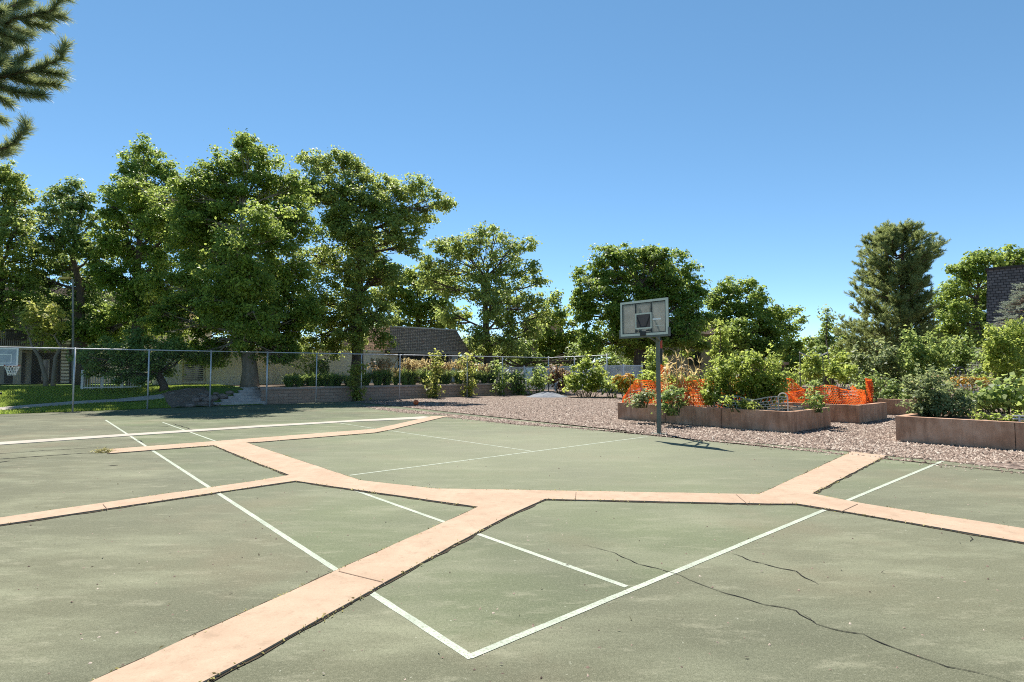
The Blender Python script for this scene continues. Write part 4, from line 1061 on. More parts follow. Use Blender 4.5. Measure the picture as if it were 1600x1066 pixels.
# dead corn stalks
def corn(px, ytop, Y, label):
    p = P(px, 600, Y); p.z = zA; top = P(px + random.uniform(-2, 2), ytop, Y); r = empty('corn_stalk', p, label, 'corn', 'dead corn stalks')
    pts = bez(p, top, 0, 4, .012); MB().tube(pts, [.016, .015, .013, .010, .005], 6).build('stalk', M['cornleaf'], r)
    V = []
    for k in range(19):
        t = random.uniform(.30, .98); i = min(3, int(t * 4)); b = pts[i].lerp(pts[i + 1], t * 4 - i); an = random.uniform(0, 6.28); ln_ = random.uniform(.28, .6); d = Vector((math.cos(an), math.sin(an) * .8, 0))
        prev = b; wv0 = None; up = random.uniform(.1, .75)
        for q in range(7):
            u = (q + 1) / 7; nx = b + d * ln_ * (u * .75) + Vector((0, 0, ln_ * (up * u - 1.35 * u * u))) + Vector((random.gauss(0, .012), random.gauss(0, .012), 0))
            wv = Vector((-d.y, d.x, .3)).normalized() * (.038 * (1 - u * .9) + .003)
            if wv0 is None: wv0 = Vector((-d.y, d.x, .3)).normalized() * .018
            V.append([prev - wv0, nx - wv, nx + wv, prev + wv0]); prev = nx; wv0 = wv
    for k in range(7):
        an = random.uniform(0, 6.28); e = top + Vector((math.cos(an) * .12, math.sin(an) * .12, random.uniform(.08, .24))); wv = Vector((.006, 0, 0)); V.append([top - wv, e - wv * .5, e + wv * .5, top + wv])
    quads_obj('leaves', np.array([[list(p_) for p_ in q] for q in V]), M['cornleaf'], r)
for px, yt, lb in ((1038, 562, 'dry corn stalk nearest the hoop pole'), (1048, 566, 'dry bent corn stalk second from the hoop pole'), (1057, 560, 'dry corn stalk with upright tip left of the tallest'), (1065, 570, 'dry drooping corn stalk just left of the tallest one'), (1075, 552, 'tallest dry corn stalk, bare tip standing highest'), (1091, 568, 'dry corn stalk standing apart at the right of its row'), (1083, 585, 'short dry corn stalk between the tallest and rightmost'), (1043, 580, 'short dry corn stalk low behind the hoop pole')):
    corn(px, yt, 16.9 + random.uniform(-.3, .3), lb)
sq_ = MB().tube([P(1062, 573, 16.8), P(1076, 580, 16.8)], .045, 8); tag(sq_.build('wooden_stake', M['barkpale'], base=P(1062, 573, 16.8)), 'orange brown board leaning among the dead corn', 'board')
# plants of the hoop planter
shrub('tomato_plant', 'grey green tomato plant spilling over planter left of pole', L['grey'], 17.0, [(1003, 622, 15, -.25), (1015, 612, 12), (992, 632, 9, -.3)], zb=.45, cat='plant', minleaf=.06)
shrub('tomato_plant', 'dark green tomato plant hanging over planter edge right of pole', L['dark'], 15.95, [(1045, 620, 15, -.2), (1038, 636, 11, -.25), (1056, 612, 11), (1047, 642, 7, -.35), (1065, 628, 8, -.1)], zb=.30, cat='plant', minleaf=.06)
shrub('vegetable_bush', 'large leafy green bush filling the middle of hoop planter', L['lime'], 16.1, [(1112, 605, 22), (1130, 582, 18), (1210, 582, 18), (1110, 622, 15, .1), (1145, 625, 14, .1), (1185, 626, 13, .1), (1214, 621, 13, .1), (1140, 598, 28), (1175, 588, 30), (1200, 598, 28), (1160, 612, 26, .2), (1195, 614, 22, .1), (1120, 618, 20), (1218, 608, 18), (1150, 575, 16), (1180, 568, 12)], dens=13, zb=.46, cat='bush', spikes=5, minleaf=.085)
shrub('vegetable_plant', 'pale low leafy plant behind the dark wire netting', L['lime'], 15.0, [(1140, 628, 8), (1162, 630, 8), (1175, 632, 6)], zb=.45, cat='plant', minleaf=.07)
shrub('vegetable_plant', 'low leafy plant inside right end of hoop planter', L['shrub'], 14.9, [(1268, 628, 9), (1278, 622, 6), (1282, 634, 6)], zb=.45, cat='plant', minleaf=.07)
shrub('squash_plant', 'yellow green leaves between corn and orange netting', L['lime'], 16.9, [(1050, 592, 8), (1065, 590, 8), (1022, 590, 7), (1085, 595, 8)], zb=.46, cat='plant', minleaf=.07)
netting('wire_netting', 'dark sagging wire netting along the hoop planter front', [qA(.30, 3.2, 0), qA(.27, 4.2, 0), qA(.28, 5.2, 0)], .44, .075, .09, .0085, M['netgrey'], zA, sag=.04, profile=lambda u: 1 - .15 * math.sin(u * 3.1))
netting('wire_netting', 'dark low wire netting across the hoop planter right end', [qA(.4, 5.2, 0), qA(1.3, 5.22, 0), qA(2.2, 5.2, 0)], .16, .07, .08, .007, M['netgrey'], zA)
hp = [qA(.33, 5.0, zA)]; 
for k in range(9):
    an = math.pi * k / 8; hp.append(qA(.33, 5.12 - .12 * math.cos(an), zA + .40 + .12 * math.sin(an)))
hp.append(qA(.33, 5.24, zA))
tag(MB().tube(hp, .016, 8).build('hoop_support', M['whitewood'], base=hp[0]), 'white bent tube hoop at the end of dark netting', 'support')
stake(qA(.25, 3.25, zA), .7, 'pale thin stake at the bush foot in hoop planter', 'barkpale')
# planter B
netting('safety_netting', 'orange safety netting along the front of the far netted planter', [qB(.3, 1.2, 0), qB(.3, 2.6, 0), qB(.32, 3.9, 0), qB(.4, 5.1, 0)], .68, .058, .062, .0105, M['netorange'], .47, group='orange netting', profile=lambda u: .82 + .18 * math.sin(u * 9) * math.sin(u * 3))
netting('safety_netting', 'orange safety netting sloping down along the netted planter end', [qB(.4, 5.1, 0), qB(1.0, 5.2, 0), qB(1.75, 5.2, 0)], .72, .056, .062, .0105, M['netorange'], .47, group='orange netting', profile=lambda u: 1 - .8 * u)
netting('safety_netting', 'heaped orange netting in the middle of the netted planter', [qB(1.0, 1.6, 0), qB(1.15, 2.6, 0), qB(1.1, 3.6, 0)], .88, .05, .05, .012, M['netorange'], .47, group='orange netting', profile=lambda u: .5 + .5 * math.sin(3.14 * u))
netting('safety_netting', 'small upright roll of orange netting at planter corner', [qB(2.15, 5.0, 0), qB(2.25, 5.15, 0), qB(2.4, 5.1, 0), qB(2.3, 4.95, 0)], .85, .05, .05, .014, M['netorange'], .47, group='orange netting')
Yt = 19.5
for px, yt, lb in ((1251, 551, 'tall thin trellis pole left of the sagging cord'), (1287, 556, 'tall thin trellis pole right of the sagging cord')):
    p = P(px, 610, Yt); p.z = .4; t = P(px, yt, Yt); stake(p, t.z - p.z, lb, 'greenpole', .016, name='trellis_pole')
p = P(1303, 600, Yt + .5); p.z = .4; t = P(1291, 531, Yt + .5)
stake(p, t.z - .4, 'long thin pole leaning left above the netted planter', 'barkpale', .014, (t.x - p.x, 0))
cd = MB(); pts = [P(1249 + 45 * k / 12, 550.5 + 7.5 * math.sin(math.pi * k / 12), Yt) for k in range(13)]
cd.tube(pts, .022, 6)
tag(cd.build('cord', M['whitewood'], base=pts[0]), 'pale cord sagging between the two trellis poles', 'cord')
shrub('vegetable_bush', 'yellow green leafy bush climbing behind the trellis poles', L['lime'], 19.6, [(1262, 585, 13), (1278, 578, 13), (1298, 582, 13), (1316, 588, 12), (1330, 582, 9), (1270, 565, 8)], zb=.46, cat='bush', spikes=3, minleaf=.08)
shrub('vegetable_plant', 'small green plants standing in front of orange netting', L['shrub'], 15.6, [(1270, 612, 6), (1274, 600, 5), (1268, 622, 6)], zb=.46, cat='plant', minleaf=.06)
shrub('vegetable_bush', 'green bush between netted planter and its orange roll', L['shrub'], 18.8, [(1355, 595, 15), (1345, 608, 10), (1372, 600, 12), (1362, 615, 10)], zb=.46, cat='bush', minleaf=.08)
# planter C
shrub('vegetable_bush', 'tall tangled olive green bush at left end of nearest planter', L['grey'], 13.2, [(1450, 608, 26), (1475, 618, 26), (1440, 630, 22), (1490, 632, 22), (1465, 640, 18, -.3), (1430, 610, 14), (1505, 640, 12), (1432, 645, 10)], zb=.48, cat='bush', spikes=4, minleaf=.075, flower=(L['plume'], 8, .05))
shrub('squash_plant', 'broad leaved squash plants filling the nearest planter right', L['shrub'], 13.4, [(1525, 618, 18), (1550, 612, 18), (1575, 610, 20), (1600, 605, 22), (1540, 630, 14), (1570, 630, 16), (1600, 630, 18), (1630, 610, 24)], zb=.48, cat='plant', minleaf=.14, leaf_as=.85, dens=11)
shrub('vegetable_plant', 'low pale green seedlings along front of nearest planter', L['lime'], 11.9, [(1530, 650, 6), (1550, 652, 6), (1575, 652, 6), (1598, 652, 7), (1620, 652, 8)], zb=.48, cat='plant', minleaf=.05)
rl_ = empty('planter_rail', qC(.35, 2.2, .5), 'grey pipe rail on short posts inside nearest planter', 'rail')
for z in (.60, .66): MB().tube([qC(.4, 1.9, z), qC(.4, 5.8, z)], .014, 6).build('pipe', M['galv'], rl_)
for b in (2.0, 3.2, 4.4, 5.6): MB().tube([qC(.4, b, .42), qC(.4, b, .68)], .016, 6).build('post', M['galv'], rl_)

# ------------------------------------------------------------------ shrubs round the gravel and terrace
S = shrub
S('shrub', 'leafy green shrub by the grit heap at wall end', L['shrub'], 35.5, [(838, 588, 13), (842, 602, 12), (832, 600, 10), (846, 580, 8)], zb=0, minleaf=.13)
S('shrub', 'reddish brown shrub between two green shrubs at fence corner', L['red'], 36.5, [(872, 582, 14), (886, 590, 14), (865, 592, 11), (880, 600, 10)], zb=.05, minleaf=.13, droop=.4)
S('shrub', 'large bright green shrub standing at the fence corner', L['lime'], 33.5, [(905, 590, 18), (928, 588, 20), (916, 574, 14), (942, 598, 16), (900, 605, 12), (925, 606, 14), (893, 602, 10)], zb=0, minleaf=.13, spikes=2)
S('shrub', 'loose green shrub at the last fence post', L['shrub'], 32.5, [(955, 598, 11), (965, 606, 9), (948, 608, 8)], zb=0, minleaf=.12)
S('flower_bush', 'bush of yellow orange flowers below the white pool fence', L['lime'], 31.5, [(966, 596, 9), (982, 595, 10), (975, 604, 10), (992, 600, 8)], zb=0, cat='flowers', minleaf=.10, flower=(L['orange'], 120, .12))
S('shrub', 'upright bright shrub between pool fence and hoop pole', L['lime'], 27.0, [(1018, 555, 10), (1015, 572, 14), (1022, 585, 14), (1008, 592, 12), (1028, 568, 12), (1030, 595, 12)], zb=0, minleaf=.11)
S('juniper', 'golden spreading juniper beside the dark round yew', L['lime'], 32.5, [(472, 578, 14), (460, 588, 10), (488, 585, 12), (480, 568, 11), (490, 558, 8), (498, 572, 9)], zb=.74, minleaf=.11, leaf_as=.3)
S('yew', 'dark upright yew shrub against the cream wall', L['dark'], 33.0, [(503, 565, 9), (504, 580, 10), (502, 592, 9), (498, 575, 8)], zb=.74, minleaf=.1)
S('shrub', 'purple dark low shrub in front of the cream wall', L['red'], 35.5, [(590, 577, 8), (603, 580, 8)], zb=.74, minleaf=.11)
for (px, py0, py1, sc, lb) in ((556, 572, 624, 9, 'yellowing creeper on fence post near the ash trunk'), (678, 556, 620, 12, 'tall yellow green creeper on fence before the clubhouse window'), (732, 560, 615, 11, 'pale creeper on fence before the clubhouse column'), (780, 572, 615, 13, 'green creeper on fence below the dark multi stem tree'), (813, 585, 614, 8, 'low creeper on the fence near the white chair')):
    Yv = AB(a_at(px, .15), .15).y; bl = []
    y = py0
    while y < py1: bl.append((px + random.uniform(-sc * .7, sc * .7), y, sc * random.uniform(.35, .75))); y += sc * .7
    S('creeper', lb, L['yel'] if px < 740 else L['shrub'], Yv, bl, zb=0, cat='creeper', dens=3.4, minleaf=.12)
# ornamental grasses: two kinds, then copies
def tuft(label, h, plume, base):
    n = 260; V = []; an = RNG.uniform(0, 6.28, n); r0 = RNG.uniform(0, .12, n); sp = RNG.uniform(.05, .42, n); hh = h * RNG.uniform(.6, 1.0, n)
    root = empty('ornamental_grass', base, label, 'grass clump', 'ornamental grasses on the terrace')
    for i in range(n):
        d = Vector((math.cos(an[i]), math.sin(an[i]), 0)); p = Vector(base) + d * r0[i]; wv = Vector((-d.y, d.x, 0)) * .012
        m = p + d * sp[i] * .4 + Vector((0, 0, hh[i] * .65)); e = p + d * sp[i] * 1.2 + Vector((0, 0, hh[i] * random.uniform(.7, 1.0)))
        V.append([p - wv, m - wv, m + wv, p + wv]); V.append([m - wv, e - wv * .2, e + wv * .2, m + wv])
    quads_obj('blades', np.array([[list(q) for q in f] for f in V]), L['tuft'], root)
    if plume:
        V = []
        for i in range(34):
            a = random.uniform(0, 6.28); d = Vector((math.cos(a), math.sin(a), 0)); p = Vector(base) + d * .1 + Vector((0, 0, h * .6)); e = Vector(base) + d * random.uniform(.05, .42) + Vector((0, 0, h * random.uniform(1.05, 1.45)))
            wv = Vector((.008, 0, 0)); V.append([p - wv, e - wv, e + wv, p + wv])
            for k in range(10):
                c_ = e.lerp(p, random.uniform(0, .40)); q = np.array([[list(c_)[0], list(c_)[1], list(c_)[2]]]); V.append(leaves(q, RNG.normal(size=(1, 3)), .09, .45)[0])
        quads_obj('plumes', np.array([[list(q) for q in f] for f in V]), L['plume'], root)
    return root
def copy_tree(o, parent=None):
    c_ = o.copy(); COL.objects.link(c_); c_.parent = parent
    for chd in o.children: copy_tree(chd, c_)
    return c_
gspots = [(620, 1), (640, 1), (684, 1), (692, 1), (730, 1), (808, 0), (498, 0), (518, 0), (452, 0), (468, 0), (487, 0), (508, 0), (528, 0), (545, 0), (572, 0), (590, 1), (606, 1), (632, 1), (648, 1), (664, 1), (700, 1), (716, 1), (742, 1), (756, 1), (770, 1), (788, 0), (800, 0)]
protos = {}
bsp = 1.75
for i, (px, kd) in enumerate(gspots):
    pos = AB(a_at(px, bsp), bsp + random.uniform(-.15, .25), .73)
    lb = 'green ornamental grass clump without plumes on the terrace edge' if kd == 0 else 'ornamental grass clump with tan feathery plumes on the terrace'
    if kd not in protos: protos[kd] = tuft(lb, .62 if kd == 0 else .72, kd == 1, pos); o = protos[kd]
    else:
        o = copy_tree(protos[kd]); o.location = pos; s = random.uniform(1.2, 1.6); o.scale = (s * 1.1, s * 1.1, s); o.rotation_euler = (0, 0, random.uniform(0, 6))
S('groundcover_shrub', 'low green shrub row along terrace before the plumed grasses', L['shrub'], 36.0, [(615, 590, 9), (640, 580, 9), (660, 585, 9), (690, 585, 8), (750, 585, 8)], zb=.74, minleaf=.12, dens=8)
# right garden shrubs
S('shrub', 'grey green rounded shrub behind the far right planter', L['grey'], 23.0, [(1380, 560, 28), (1345, 568, 22), (1410, 575, 26), (1365, 588, 22), (1400, 598, 20), (1340, 592, 16)], zb=0, minleaf=.10, spikes=2)
S('shrub', 'olive shrub with upright shoots below the pine', L['shrub'], 22.0, [(1440, 552, 28), (1470, 562, 26), (1425, 575, 22), (1455, 590, 22), (1500, 555, 22), (1490, 580, 18)], zb=0, minleaf=.10, spikes=6)
S('shrub', 'dark green shrub hiding the back of far planter', L['dark'], 20.5, [(1395, 612, 16), (1415, 618, 15), (1380, 618, 12), (1430, 608, 14)], zb=.0, minleaf=.09)
S('shrub', 'tall yellow green shrub with upright shoots at right edge', L['lime'], 19.0, [(1562, 535, 20), (1588, 528, 22), (1550, 560, 18), (1580, 562, 24), (1605, 560, 26), (1560, 585, 18), (1595, 590, 22), (1618, 530, 20)], zb=0, minleaf=.09, spikes=7)
S('shrub', 'green shrub filling the gap right of low cart', L['shrub'], 20.0, [(1535, 560, 12), (1540, 580, 14), (1525, 592, 10), (1510, 600, 9)], zb=0, minleaf=.09)
S('flower_bed', 'low band of orange marigolds behind nearest planter', L['weed'], 16.6, [(1492, 596, 7), (1505, 598, 8), (1520, 598, 8), (1535, 599, 8)], zb=.2, cat='flowers', minleaf=.06, flower=(L['orange'], 70, .06))
S('shrub', 'bright young shrub left of the trellis beyond planter', L['lime'], 26.0, [(1232, 592, 12), (1245, 598, 10), (1220, 600, 10)], zb=0, minleaf=.1)
S('shrub', 'lime shrub in the gap below the slim poplar', L['lime'], 33.0, [(1270, 560, 14), (1255, 575, 12), (1310, 565, 14), (1330, 560, 14), (1290, 575, 13)], zb=0, minleaf=.13)
# cart
cp = P(1500, 600, 18.6); cp.z = 0
ct = empty('garden_cart', cp, 'grey two wheeled garden cart with flat tray among shrubs', 'cart')
MB().obox(cp + Vector((.35, 0, 1.42 - .35)), Vector((.75, 0, 0)), Vector((0, .35, 0)), Vector((0, 0, .03))).build('tray', M['galv'], ct, bevel=.01)
MB().obox(cp + Vector((-.1, 0, .86)), Vector((.95, 0, 0)), Vector((0, .03, 0)), Vector((0, 0, .025))).build('frame', M['galv'], ct)
for dx in (-.4, .9): MB().tube([cp + Vector((dx, 0, 0)), cp + Vector((dx, 0, 1.05))], .03, 6).build('leg', M['blacksteel'], ct)
for dy in (-.36, .36):
    wc = P(1497, 582, 18.6); wc.y += dy * .3
    w_ = MB().torus(wc, (0, 1, 0), .17, .022, 22, 8).build('wheel', M['blacksteel'], ct)
    MB().tube([wc - Vector((0, .03, 0)), wc + Vector((0, .03, 0))], .03, 10).build('hub', M['blacksteel'], w_)

# ------------------------------------------------------------------ trees
tree('ash_tree', 'largest broad green tree with thick trunk beside the stone steps', L['ash'], (390, 606), 28.5, [(215,300,34,1),(245,340,36,1),(300,340,34,-1),(450,548,18),(330,558,16),(420,552,18),(340,262,26),(460,292,28),(298,305,34),(470,345,32),(390,440,46,-4),(395,500,42,-4),(370,400,42,-4),(405,350,42,-3.5),(340,480,36,-4),(390, 230, 30), (412, 255, 28), (372, 262, 30), (335, 295, 38), (420, 300, 40), (375, 320, 50), (318, 340, 42), (445, 345, 34), (300, 385, 42), (360, 390, 55), (430, 390, 46), (455, 430, 38), (330, 440, 50), (400, 450, 55), (275, 445, 38), (455, 480, 40), (300, 495, 45), (365, 500, 52), (425, 515, 42), (260, 500, 30), (330, 540, 28), (390, 535, 30), (450, 530, 28), (300, 560, 16), (340, 562, 16), (440, 560, 15), (480, 500, 25)], .34, .22, 'barkpale', dens=15, zb=.72)
tree('ash_tree', 'tall green tree left behind the largest one, top at upper left', L['deep'], (212, 605), 32, [(225,510,26),(165,520,20),(170,380,26,-1),(165,430,28,-1),(175,330,22,-1),(232, 250, 32), (205, 268, 26), (262, 275, 32), (190, 305, 28), (230, 310, 40), (280, 320, 36), (185, 350, 28), (245, 365, 45), (200, 390, 36), (285, 370, 34), (240, 420, 42), (190, 440, 34), (210, 480, 36), (260, 470, 36), (175, 490, 26)], .34, .3, dens=14, zb=.75)
tree('honey_locust', 'airy tree with visible dark limbs reaching out to the right', L['airy'], (558, 604), 34, [(470,300,26),(555,470,34,-2.5),(550,520,28,-2.5),(560,415,30,-2.5),(602,532,17,-1),(500,500,24,-1),(470,478,24,0),(560,372,32,-2),(612,352,26,-1.5),(530,345,30,-1.5),(640,385,22,-1),(600,425,28,-2),(585,315,28,-1),(520,300,26,-1),(480,300,26,-1),(585,505,18,-2),(520,545,18),(480,540,20),(482, 252, 20), (505, 262, 22), (532, 252, 24), (556, 262, 24), (575, 280, 22), (500, 300, 34), (548, 310, 36), (605, 288, 20), (630, 300, 24), (655, 300, 22), (684, 312, 20), (700, 316, 13), (590, 330, 34), (640, 335, 28), (670, 335, 18), (520, 360, 40), (575, 380, 40), (620, 375, 24), (490, 410, 36), (540, 430, 42), (590, 430, 32), (500, 470, 34), (560, 485, 36), (520, 520, 30), (600, 490, 26), (555, 535, 20), (650, 360, 16)], .33, .30, 'bark', dens=11, leafk=.0050, zb=.74)
tree('elm_tree', 'dark limbed spreading tree just right of the clubhouse roof', L['airy'], (765, 604), 45, [(770,480,32,-3),(745,522,22,-3),(790,530,22,-3),(665,410,16),(668,440,18),(725,545,18),(800,545,20),(760,540,20),(745, 368, 22), (715, 380, 24), (775, 372, 22), (800, 388, 18), (825, 384, 16), (690, 385, 20), (690, 415, 26), (735, 410, 36), (785, 415, 34), (825, 425, 22), (845, 445, 14), (705, 450, 30), (755, 455, 38), (805, 460, 32), (835, 480, 24), (700, 490, 24), (790, 500, 28), (830, 515, 22), (850, 490, 12)], .45, .13, 'bark', dens=9, leafk=.0050, zb=.4)
tree('background_tree', 'bright yellow green tree showing above the clubhouse roof', L['lime'], (650, 590), 60, [(598,425,20),(692,440,24),(668,428,18),(600,465,22),(640, 432, 20), (615, 445, 20), (660, 445, 22), (625, 470, 26), (655, 480, 28), (685, 470, 24), (620, 500, 22), (690, 500, 24), (720, 500, 20), (650, 505, 24)], .35, .35, dens=15, leafk=.0056)
tree('background_tree', 'yellow green tree between dark limbed tree and round maple', L['lime'], (855, 590), 58, [(866, 470, 14), (848, 505, 22), (875, 495, 22), (835, 530, 24), (865, 535, 26), (895, 525, 24), (880, 555, 20), (850, 560, 22), (820, 555, 18)], .3, .3, dens=15, leafk=.0056)
tree('background_tree', 'dark tree mass low behind the pool fence', L['dark'], (800, 590), 52, [(700,545,18),(925,560,20),(955,570,18),(980,560,20),(1005,575,18),(870,575,14),(740, 540, 20), (770, 545, 22), (800, 540, 24), (825, 560, 18), (780, 565, 18), (845, 575, 14), (900, 560, 20), (730, 565, 16)], .3, .3, dens=13, leafk=.0056)
tree('maple_tree', 'big dense round maple behind the basketball backboard', L['deep'], (1000, 592), 46, [(960, 398, 20), (985, 405, 24), (1012, 398, 20), (1035, 398, 20), (1058, 420, 26), (935, 415, 20), (908, 430, 14), (960, 430, 34), (1010, 435, 38), (1045, 445, 32), (1078, 442, 20), (1092, 460, 14), (925, 455, 28), (975, 475, 40), (1030, 480, 42), (1070, 480, 32), (920, 490, 28), (960, 515, 34), (1010, 520, 38), (1060, 520, 34), (1095, 500, 18), (905, 470, 18), (920, 535, 24), (980, 545, 24), (1085, 540, 22)], .5, .28, dens=17)
tree('maple_tree', 'rounded green tree right of the backboard maple', L['deep'], (1165, 592), 50, [(1112,500,18),(1115,470,14),(1200,540,26),(1150,520,26,-3),(1215,495,16),(1128, 448, 16), (1150, 455, 18), (1172, 446, 12), (1185, 465, 18), (1125, 475, 22), (1160, 485, 30), (1195, 490, 22), (1130, 510, 26), (1170, 525, 34), (1205, 515, 24), (1140, 545, 26), (1190, 550, 26)], .35, .3, dens=16)
tree('background_tree', 'smaller green tree at right shoulder of the rounded tree', L['ash'], (1230, 592), 54, [(1218, 500, 14), (1238, 490, 11), (1250, 500, 9), (1228, 520, 18), (1245, 540, 14), (1222, 548, 20), (1240, 565, 16)], .25, .3, dens=13)
tree('poplar_tree', 'slim upright dark tree in the gap left of pine', L['dark'], (1292, 598), 42, [(1293, 486, 5), (1292, 496, 7), (1291, 508, 9), (1292, 520, 11), (1292, 534, 13), (1290, 550, 15), (1294, 565, 15)], .14, .2, dens=15)
tree('background_tree', 'lime tree glimpsed between slim dark tree and pine', L['lime'], (1325, 598), 55, [(1255,590,14),(1290,590,14),(1320,585,16),(1345,575,18),(1225,585,12),(1272, 535, 12), (1262, 552, 13), (1315, 525, 13), (1330, 540, 16), (1310, 550, 14), (1335, 560, 14)], .2, .3, dens=14)
tree('background_tree', 'dark tree line low behind the right garden shrubs', L['deep'], (1300, 598), 47, [(1245,562,16),(1272,572,16),(1302,574,16),(1335,560,20),(1360,545,22),(1390,560,22),(1440,540,24),(1480,555,24),(1230,580,14),(1320,585,14)], .2, .3, dens=14)
tree('arborvitae', 'narrow light green arborvitae column left of planter bush', L['lime'], (1126, 600), 33, [(1125, 505, 6), (1125, 515, 9), (1126, 528, 12), (1126, 543, 14), (1125, 558, 16), (1127, 574, 16)], .12, .2, dens=15)
tree('ash_tree', 'bright green tree behind the slate mansard roof', L['ash'], (1525, 592), 43, [(1518, 408, 20), (1500, 425, 18), (1545, 402, 18), (1575, 405, 22), (1600, 405, 22), (1530, 432, 28), (1575, 435, 30), (1485, 452, 22), (1510, 465, 30), (1550, 470, 34), (1475, 482, 24), (1500, 500, 32), (1545, 510, 34), (1480, 525, 28), (1520, 545, 30), (1620, 420, 30), (1455, 520, 20), (1560, 545, 26)], .38, .3, dens=14)
tree('left_tree', 'tall green tree at the left edge under pine branches', L['airy'], (-20, 606), 31, [(0,505,24),(45,465,26),(-30,520,26),(12, 272, 24), (-15, 285, 34), (35, 300, 20), (5, 320, 36), (38, 340, 24), (-25, 350, 40), (20, 375, 38), (-15, 410, 40), (45, 400, 24), (25, 440, 30), (-20, 470, 34)], .36, .3, dens=11, zb=.75)
tree('left_tree', 'green tree between left edge tree and lamp pole', L['dark'], (128, 605), 33, [(95,520,22),(150,525,24),(190,510,26),(112, 292, 16), (90, 305, 20), (135, 315, 18), (80, 335, 24), (115, 335, 28), (150, 345, 16), (75, 375, 30), (120, 380, 34), (150, 395, 24), (95, 420, 34), (145, 440, 32), (60, 435, 26), (120, 470, 34), (80, 480, 28), (155, 490, 28), (40, 480, 22), (130, 510, 26)], .32, .3, dens=13, zb=.75)
tree('background_tree', 'dark tree mass behind the apartment block', L['dark'], (60, 600), 52, [(-40, 430, 30), (10, 470, 30), (60, 455, 28), (150, 480, 30), (200, 470, 30), (100, 500, 28), (250, 480, 28), (300, 450, 28), (-30, 500, 30), (480, 500, 26), (440, 540, 20), (520, 545, 20), (590, 520, 24), (600, 545, 16)], .4, .3, dens=12, leafk=.0062)
tree('small_tree', 'small forked yellow green tree behind fence at left', L['yel'], (77, 609), 28, [(48, 488, 14), (70, 490, 16), (90, 488, 13), (58, 505, 16), (82, 508, 15), (38, 508, 11), (98, 505, 9), (66, 522, 13), (45, 528, 8), (72, 542, 8)], .13, .42, 'barkpale', dens=9, zb=.62, stems=2, leafk=.0055)
tree('crabapple_tree', 'low spreading dark tree before the white patio railing', L['dark'], (256, 610), 26.5, [(160, 545, 20), (195, 548, 24), (140, 562, 14), (172, 568, 20), (212, 570, 24), (240, 560, 24), (265, 545, 22), (188, 588, 15), (225, 590, 14), (282, 552, 14), (150, 580, 12), (258, 578, 14), (125, 552, 9), (300, 550, 9), (220, 530, 22)], .17, .35, 'bark', dens=13, zb=.55, lean=(.2, 0, 0))

V = []
for px in range(-120, 1760, 17):
    for py in (548, 572):
        Yb = 82 + random.uniform(-5, 5); c_ = P(px + random.uniform(-8, 8), py + random.uniform(-8, 6), Yb)
        pos, nr, cc = blob_leaves(c_, random.uniform(1.7, 2.7), .42, 5); V.append(leaves(pos, nr, .42, .7))
tag(quads_obj('far_wood', np.concatenate(V), L['ash']), 'far off wood closing the view behind houses and fences', 'wood', kind='stuff')
def needle_obj(parts, nl, wdt, mat, root, name='needles'):
    """parts: list of (p, dir, length_of_shoot, n)"""
    V = []
    for p, d, ln_, n in parts:
        p = np.array(p); d = np.array(d) / np.linalg.norm(d)
        t = RNG.uniform(0, 1, (n, 1)) ** .8; b = p + d * ln_ * t
        r = unit(RNG.normal(size=(n, 3))); r = unit(r - d * (r @ d)[:, None]); dirn = unit(r * RNG.uniform(.35, .95, (n, 1)) + d * RNG.uniform(.45, 1.0, (n, 1)))
        e = b + dirn * nl * RNG.uniform(.75, 1.1, (n, 1)); s = unit(np.cross(dirn, RNG.normal(size=(n, 3)))) * wdt / 2
        V.append(np.stack([b - s, b + s, e + s * .35, e - s * .35], 1))
    return quads_obj(name, np.concatenate(V), mat, root)
# pine at right
Yq = 34.0; pbs = P(1408, 600, Yq); pbs.z = 0; ptop = P(1411, 352, Yq)
pine = empty('pine_tree', pbs, 'tall dark pine with upturned branches at the right', 'tree')
tm = MB(); tm.tube([pbs, pbs.lerp(ptop, .4), pbs.lerp(ptop, .75), ptop], [.26, .2, .11, .02], 10)
outline = [(352, 8, 8), (365, 30, 34), (380, 42, 52), (393, 66, 76), (408, 62, 60), (425, 56, 40), (440, 60, 34), (455, 72, 38), (470, 70, 42), (485, 66, 44), (500, 88, 46), (515, 90, 40), (535, 84, 46), (555, 70, 40)]
def olen(py, side):
    for i in range(len(outline) - 1):
        if outline[i][0] <= py <= outline[i + 1][0]:
            t = (py - outline[i][0]) / (outline[i + 1][0] - outline[i][0]); return outline[i][1 + side] * (1 - t) + outline[i + 1][1 + side] * t
    return outline[-1][1 + side]
parts = []
py = 358
while py < 562:
    for k in range(6):
        an = random.uniform(0, 6.28); side = 1 if math.cos(an) > 0 else 0
        tipy = py + random.uniform(-6, 6); ln_ = olen(min(max(tipy, 352), 555), side) * Yq / F * random.uniform(.75, 1.02)
        tz = P(1408, tipy, Yq).z; d = Vector((math.cos(an), math.sin(an) * .9, 0)); tip_ = Vector((pbs.x, pbs.y, 0)) + d * ln_; tip_.z = tz
        st_ = Vector((pbs.x, pbs.y, max(1.2, tz - ln_ * .42)))
        lb_ = bez(st_, tip_, -.10, 6, .02); tm.tube(lb_, [.05, .045, .038, .03, .022, .015, .008], 5, False)
        for q in range(2, 7):
            for r in range(5 if q < 6 else 6):
                b = lb_[q] + Vector((random.gauss(0, .10), random.gauss(0, .10), random.gauss(0, .05))); dd = Vector((d.x * .6 + random.gauss(0, .55), d.y * .6 + random.gauss(0, .55), random.uniform(.35, 1.1)))
                parts.append((b, dd, random.uniform(.3, .55), 60))
    py += 7.2
tm.build('trunk', M['barkpine'], pine, smooth=True)
needle_obj(parts, .17, .022, L['pine'], pine)
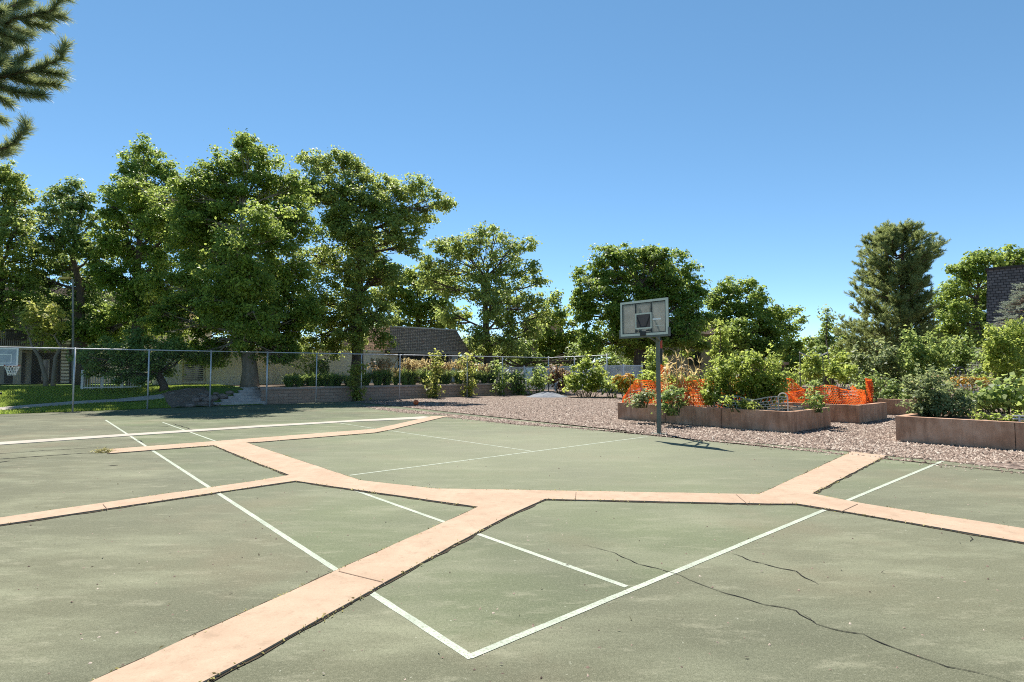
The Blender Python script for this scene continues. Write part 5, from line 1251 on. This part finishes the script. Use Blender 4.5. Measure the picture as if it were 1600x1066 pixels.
# blue spruce
Ys = 24.5; sb_ = P(1604, 590, Ys); sb_.z = 0; stp = P(1604, 440, Ys)
spr = empty('blue_spruce', sb_, 'silvery blue spruce in front of the slate roof', 'tree')
tm = MB().tube([sb_, stp], [.16, .02], 8); parts = []
hgt = stp.z
for k in range(230):
    t = random.uniform(.12, .98); an = random.uniform(0, 6.28); ln_ = (1 - t) * 3.0 + .2; st_ = sb_.lerp(stp, t); d = Vector((math.cos(an), math.sin(an), -.06)); tip_ = st_ + d * ln_
    tm.tube([st_, tip_], [.025, .006], 4, False)
    for q in range(int(5 + ln_ * 6)):
        u = random.uniform(.25, 1); b = st_.lerp(tip_, u); sd_ = random.choice((-1, 1)); dd = d + Vector((-d.y, d.x, .25)) * sd_ * random.uniform(.3, 1.1) + Vector((0, 0, random.uniform(0, .5)))
        parts.append((b, dd, random.uniform(.15, .36), 26))
tm.build('trunk', M['barkpine'], spr); needle_obj(parts, .05, .016, L['blue'], spr)
# near pine, its trunk outside the left edge of the picture
Yn = 5.2; tb = Vector((-6.6, 5.6, 0))
npn = empty('near_pine', tb, 'near pine branches with long needles hanging in from the left', 'tree')
tm = MB().tube([tb, tb + Vector((0, 0, 3)), tb + Vector((.1, 0, 6.5))], [.24, .2, .1], 12); parts = []
def pbranch(pts_px, subs, rad=.022):
    pts = [P(x, y, Yn + dy) for x, y, dy in pts_px]; pts = [Vector((tb.x, tb.y, pts[0].z - .1))] + pts
    fine = []
    for i in range(len(pts) - 1):
        for k in range(4): fine.append(pts[i].lerp(pts[i + 1], k / 4) + Vector((random.gauss(0, .008), random.gauss(0, .008), random.gauss(0, .008))))
    fine.append(pts[-1]); n = len(fine)
    tm.tube(fine, [rad * (1 - .8 * i / n) for i in range(n)], 6)
    tail = fine[n // 3:]
    for i in range(len(tail) - 1):
        d = tail[i + 1] - tail[i]; parts.append((tail[i], d, d.length, int(360 * d.length / .15)))
    parts.append((fine[-1] - (fine[-1] - fine[-2]) * .2, fine[-1] - fine[-2], .05, 90))
    for sx_, sy_, ex, ey, dy in subs:
        a = P(sx_, sy_, Yn); b = P(ex, ey, Yn + dy); m = bez(a, b, -.12, 4, .02); tm.tube(m, [.010, .009, .008, .006, .004], 5)
        for i in range(4):
            d = m[i + 1] - m[i]; parts.append((m[i], d, d.length, int(330 * d.length / .12) + 12))
        parts.append((m[-1], m[-1] - m[-2], .05, 80))
pbranch([(-90, 60, .2), (-20, 42, .1), (40, 28, 0), (85, 14, 0), (108, -10, 0)], [(-10, 40, 30, 62, -.1), (30, 30, 66, 40, .1), (-30, 20, 40, 4, .2), (-40, 55, 8, 66, .2), (20, 10, 60, -18, .1), (55, 24, 92, 26, .1), (-40, 0, 20, -20, .3), (-50, 30, 0, 20, -.3), (-60, 70, 2, 92, .2), (0, 34, 44, 52, .3)])
pbranch([(-90, 150, .1), (-20, 125, 0), (30, 112, 0), (72, 104, 0), (92, 92, 0), (101, 74, 0)], [(10, 118, 84, 132, .1), (-15, 126, 62, 148, -.1), (0, 118, 40, 86, .1), (50, 106, 92, 116, .05), (-30, 130, 8, 158, .1), (-40, 120, -2, 98, -.2), (30, 114, 60, 126, .2), (-60, 150, -2, 185, .2), (-30, 100, 10, 74, .2)])
pbranch([(-90, 262, .1), (-40, 246, 0), (0, 232, 0), (22, 224, 0), (35, 210, 0), (41, 196, 0)], [(-30, 244, 12, 236, .1)])
tm.build('trunk', M['barkpine'], npn, smooth=True)
needle_obj(parts, .10, .0046, L['npine'], npn)
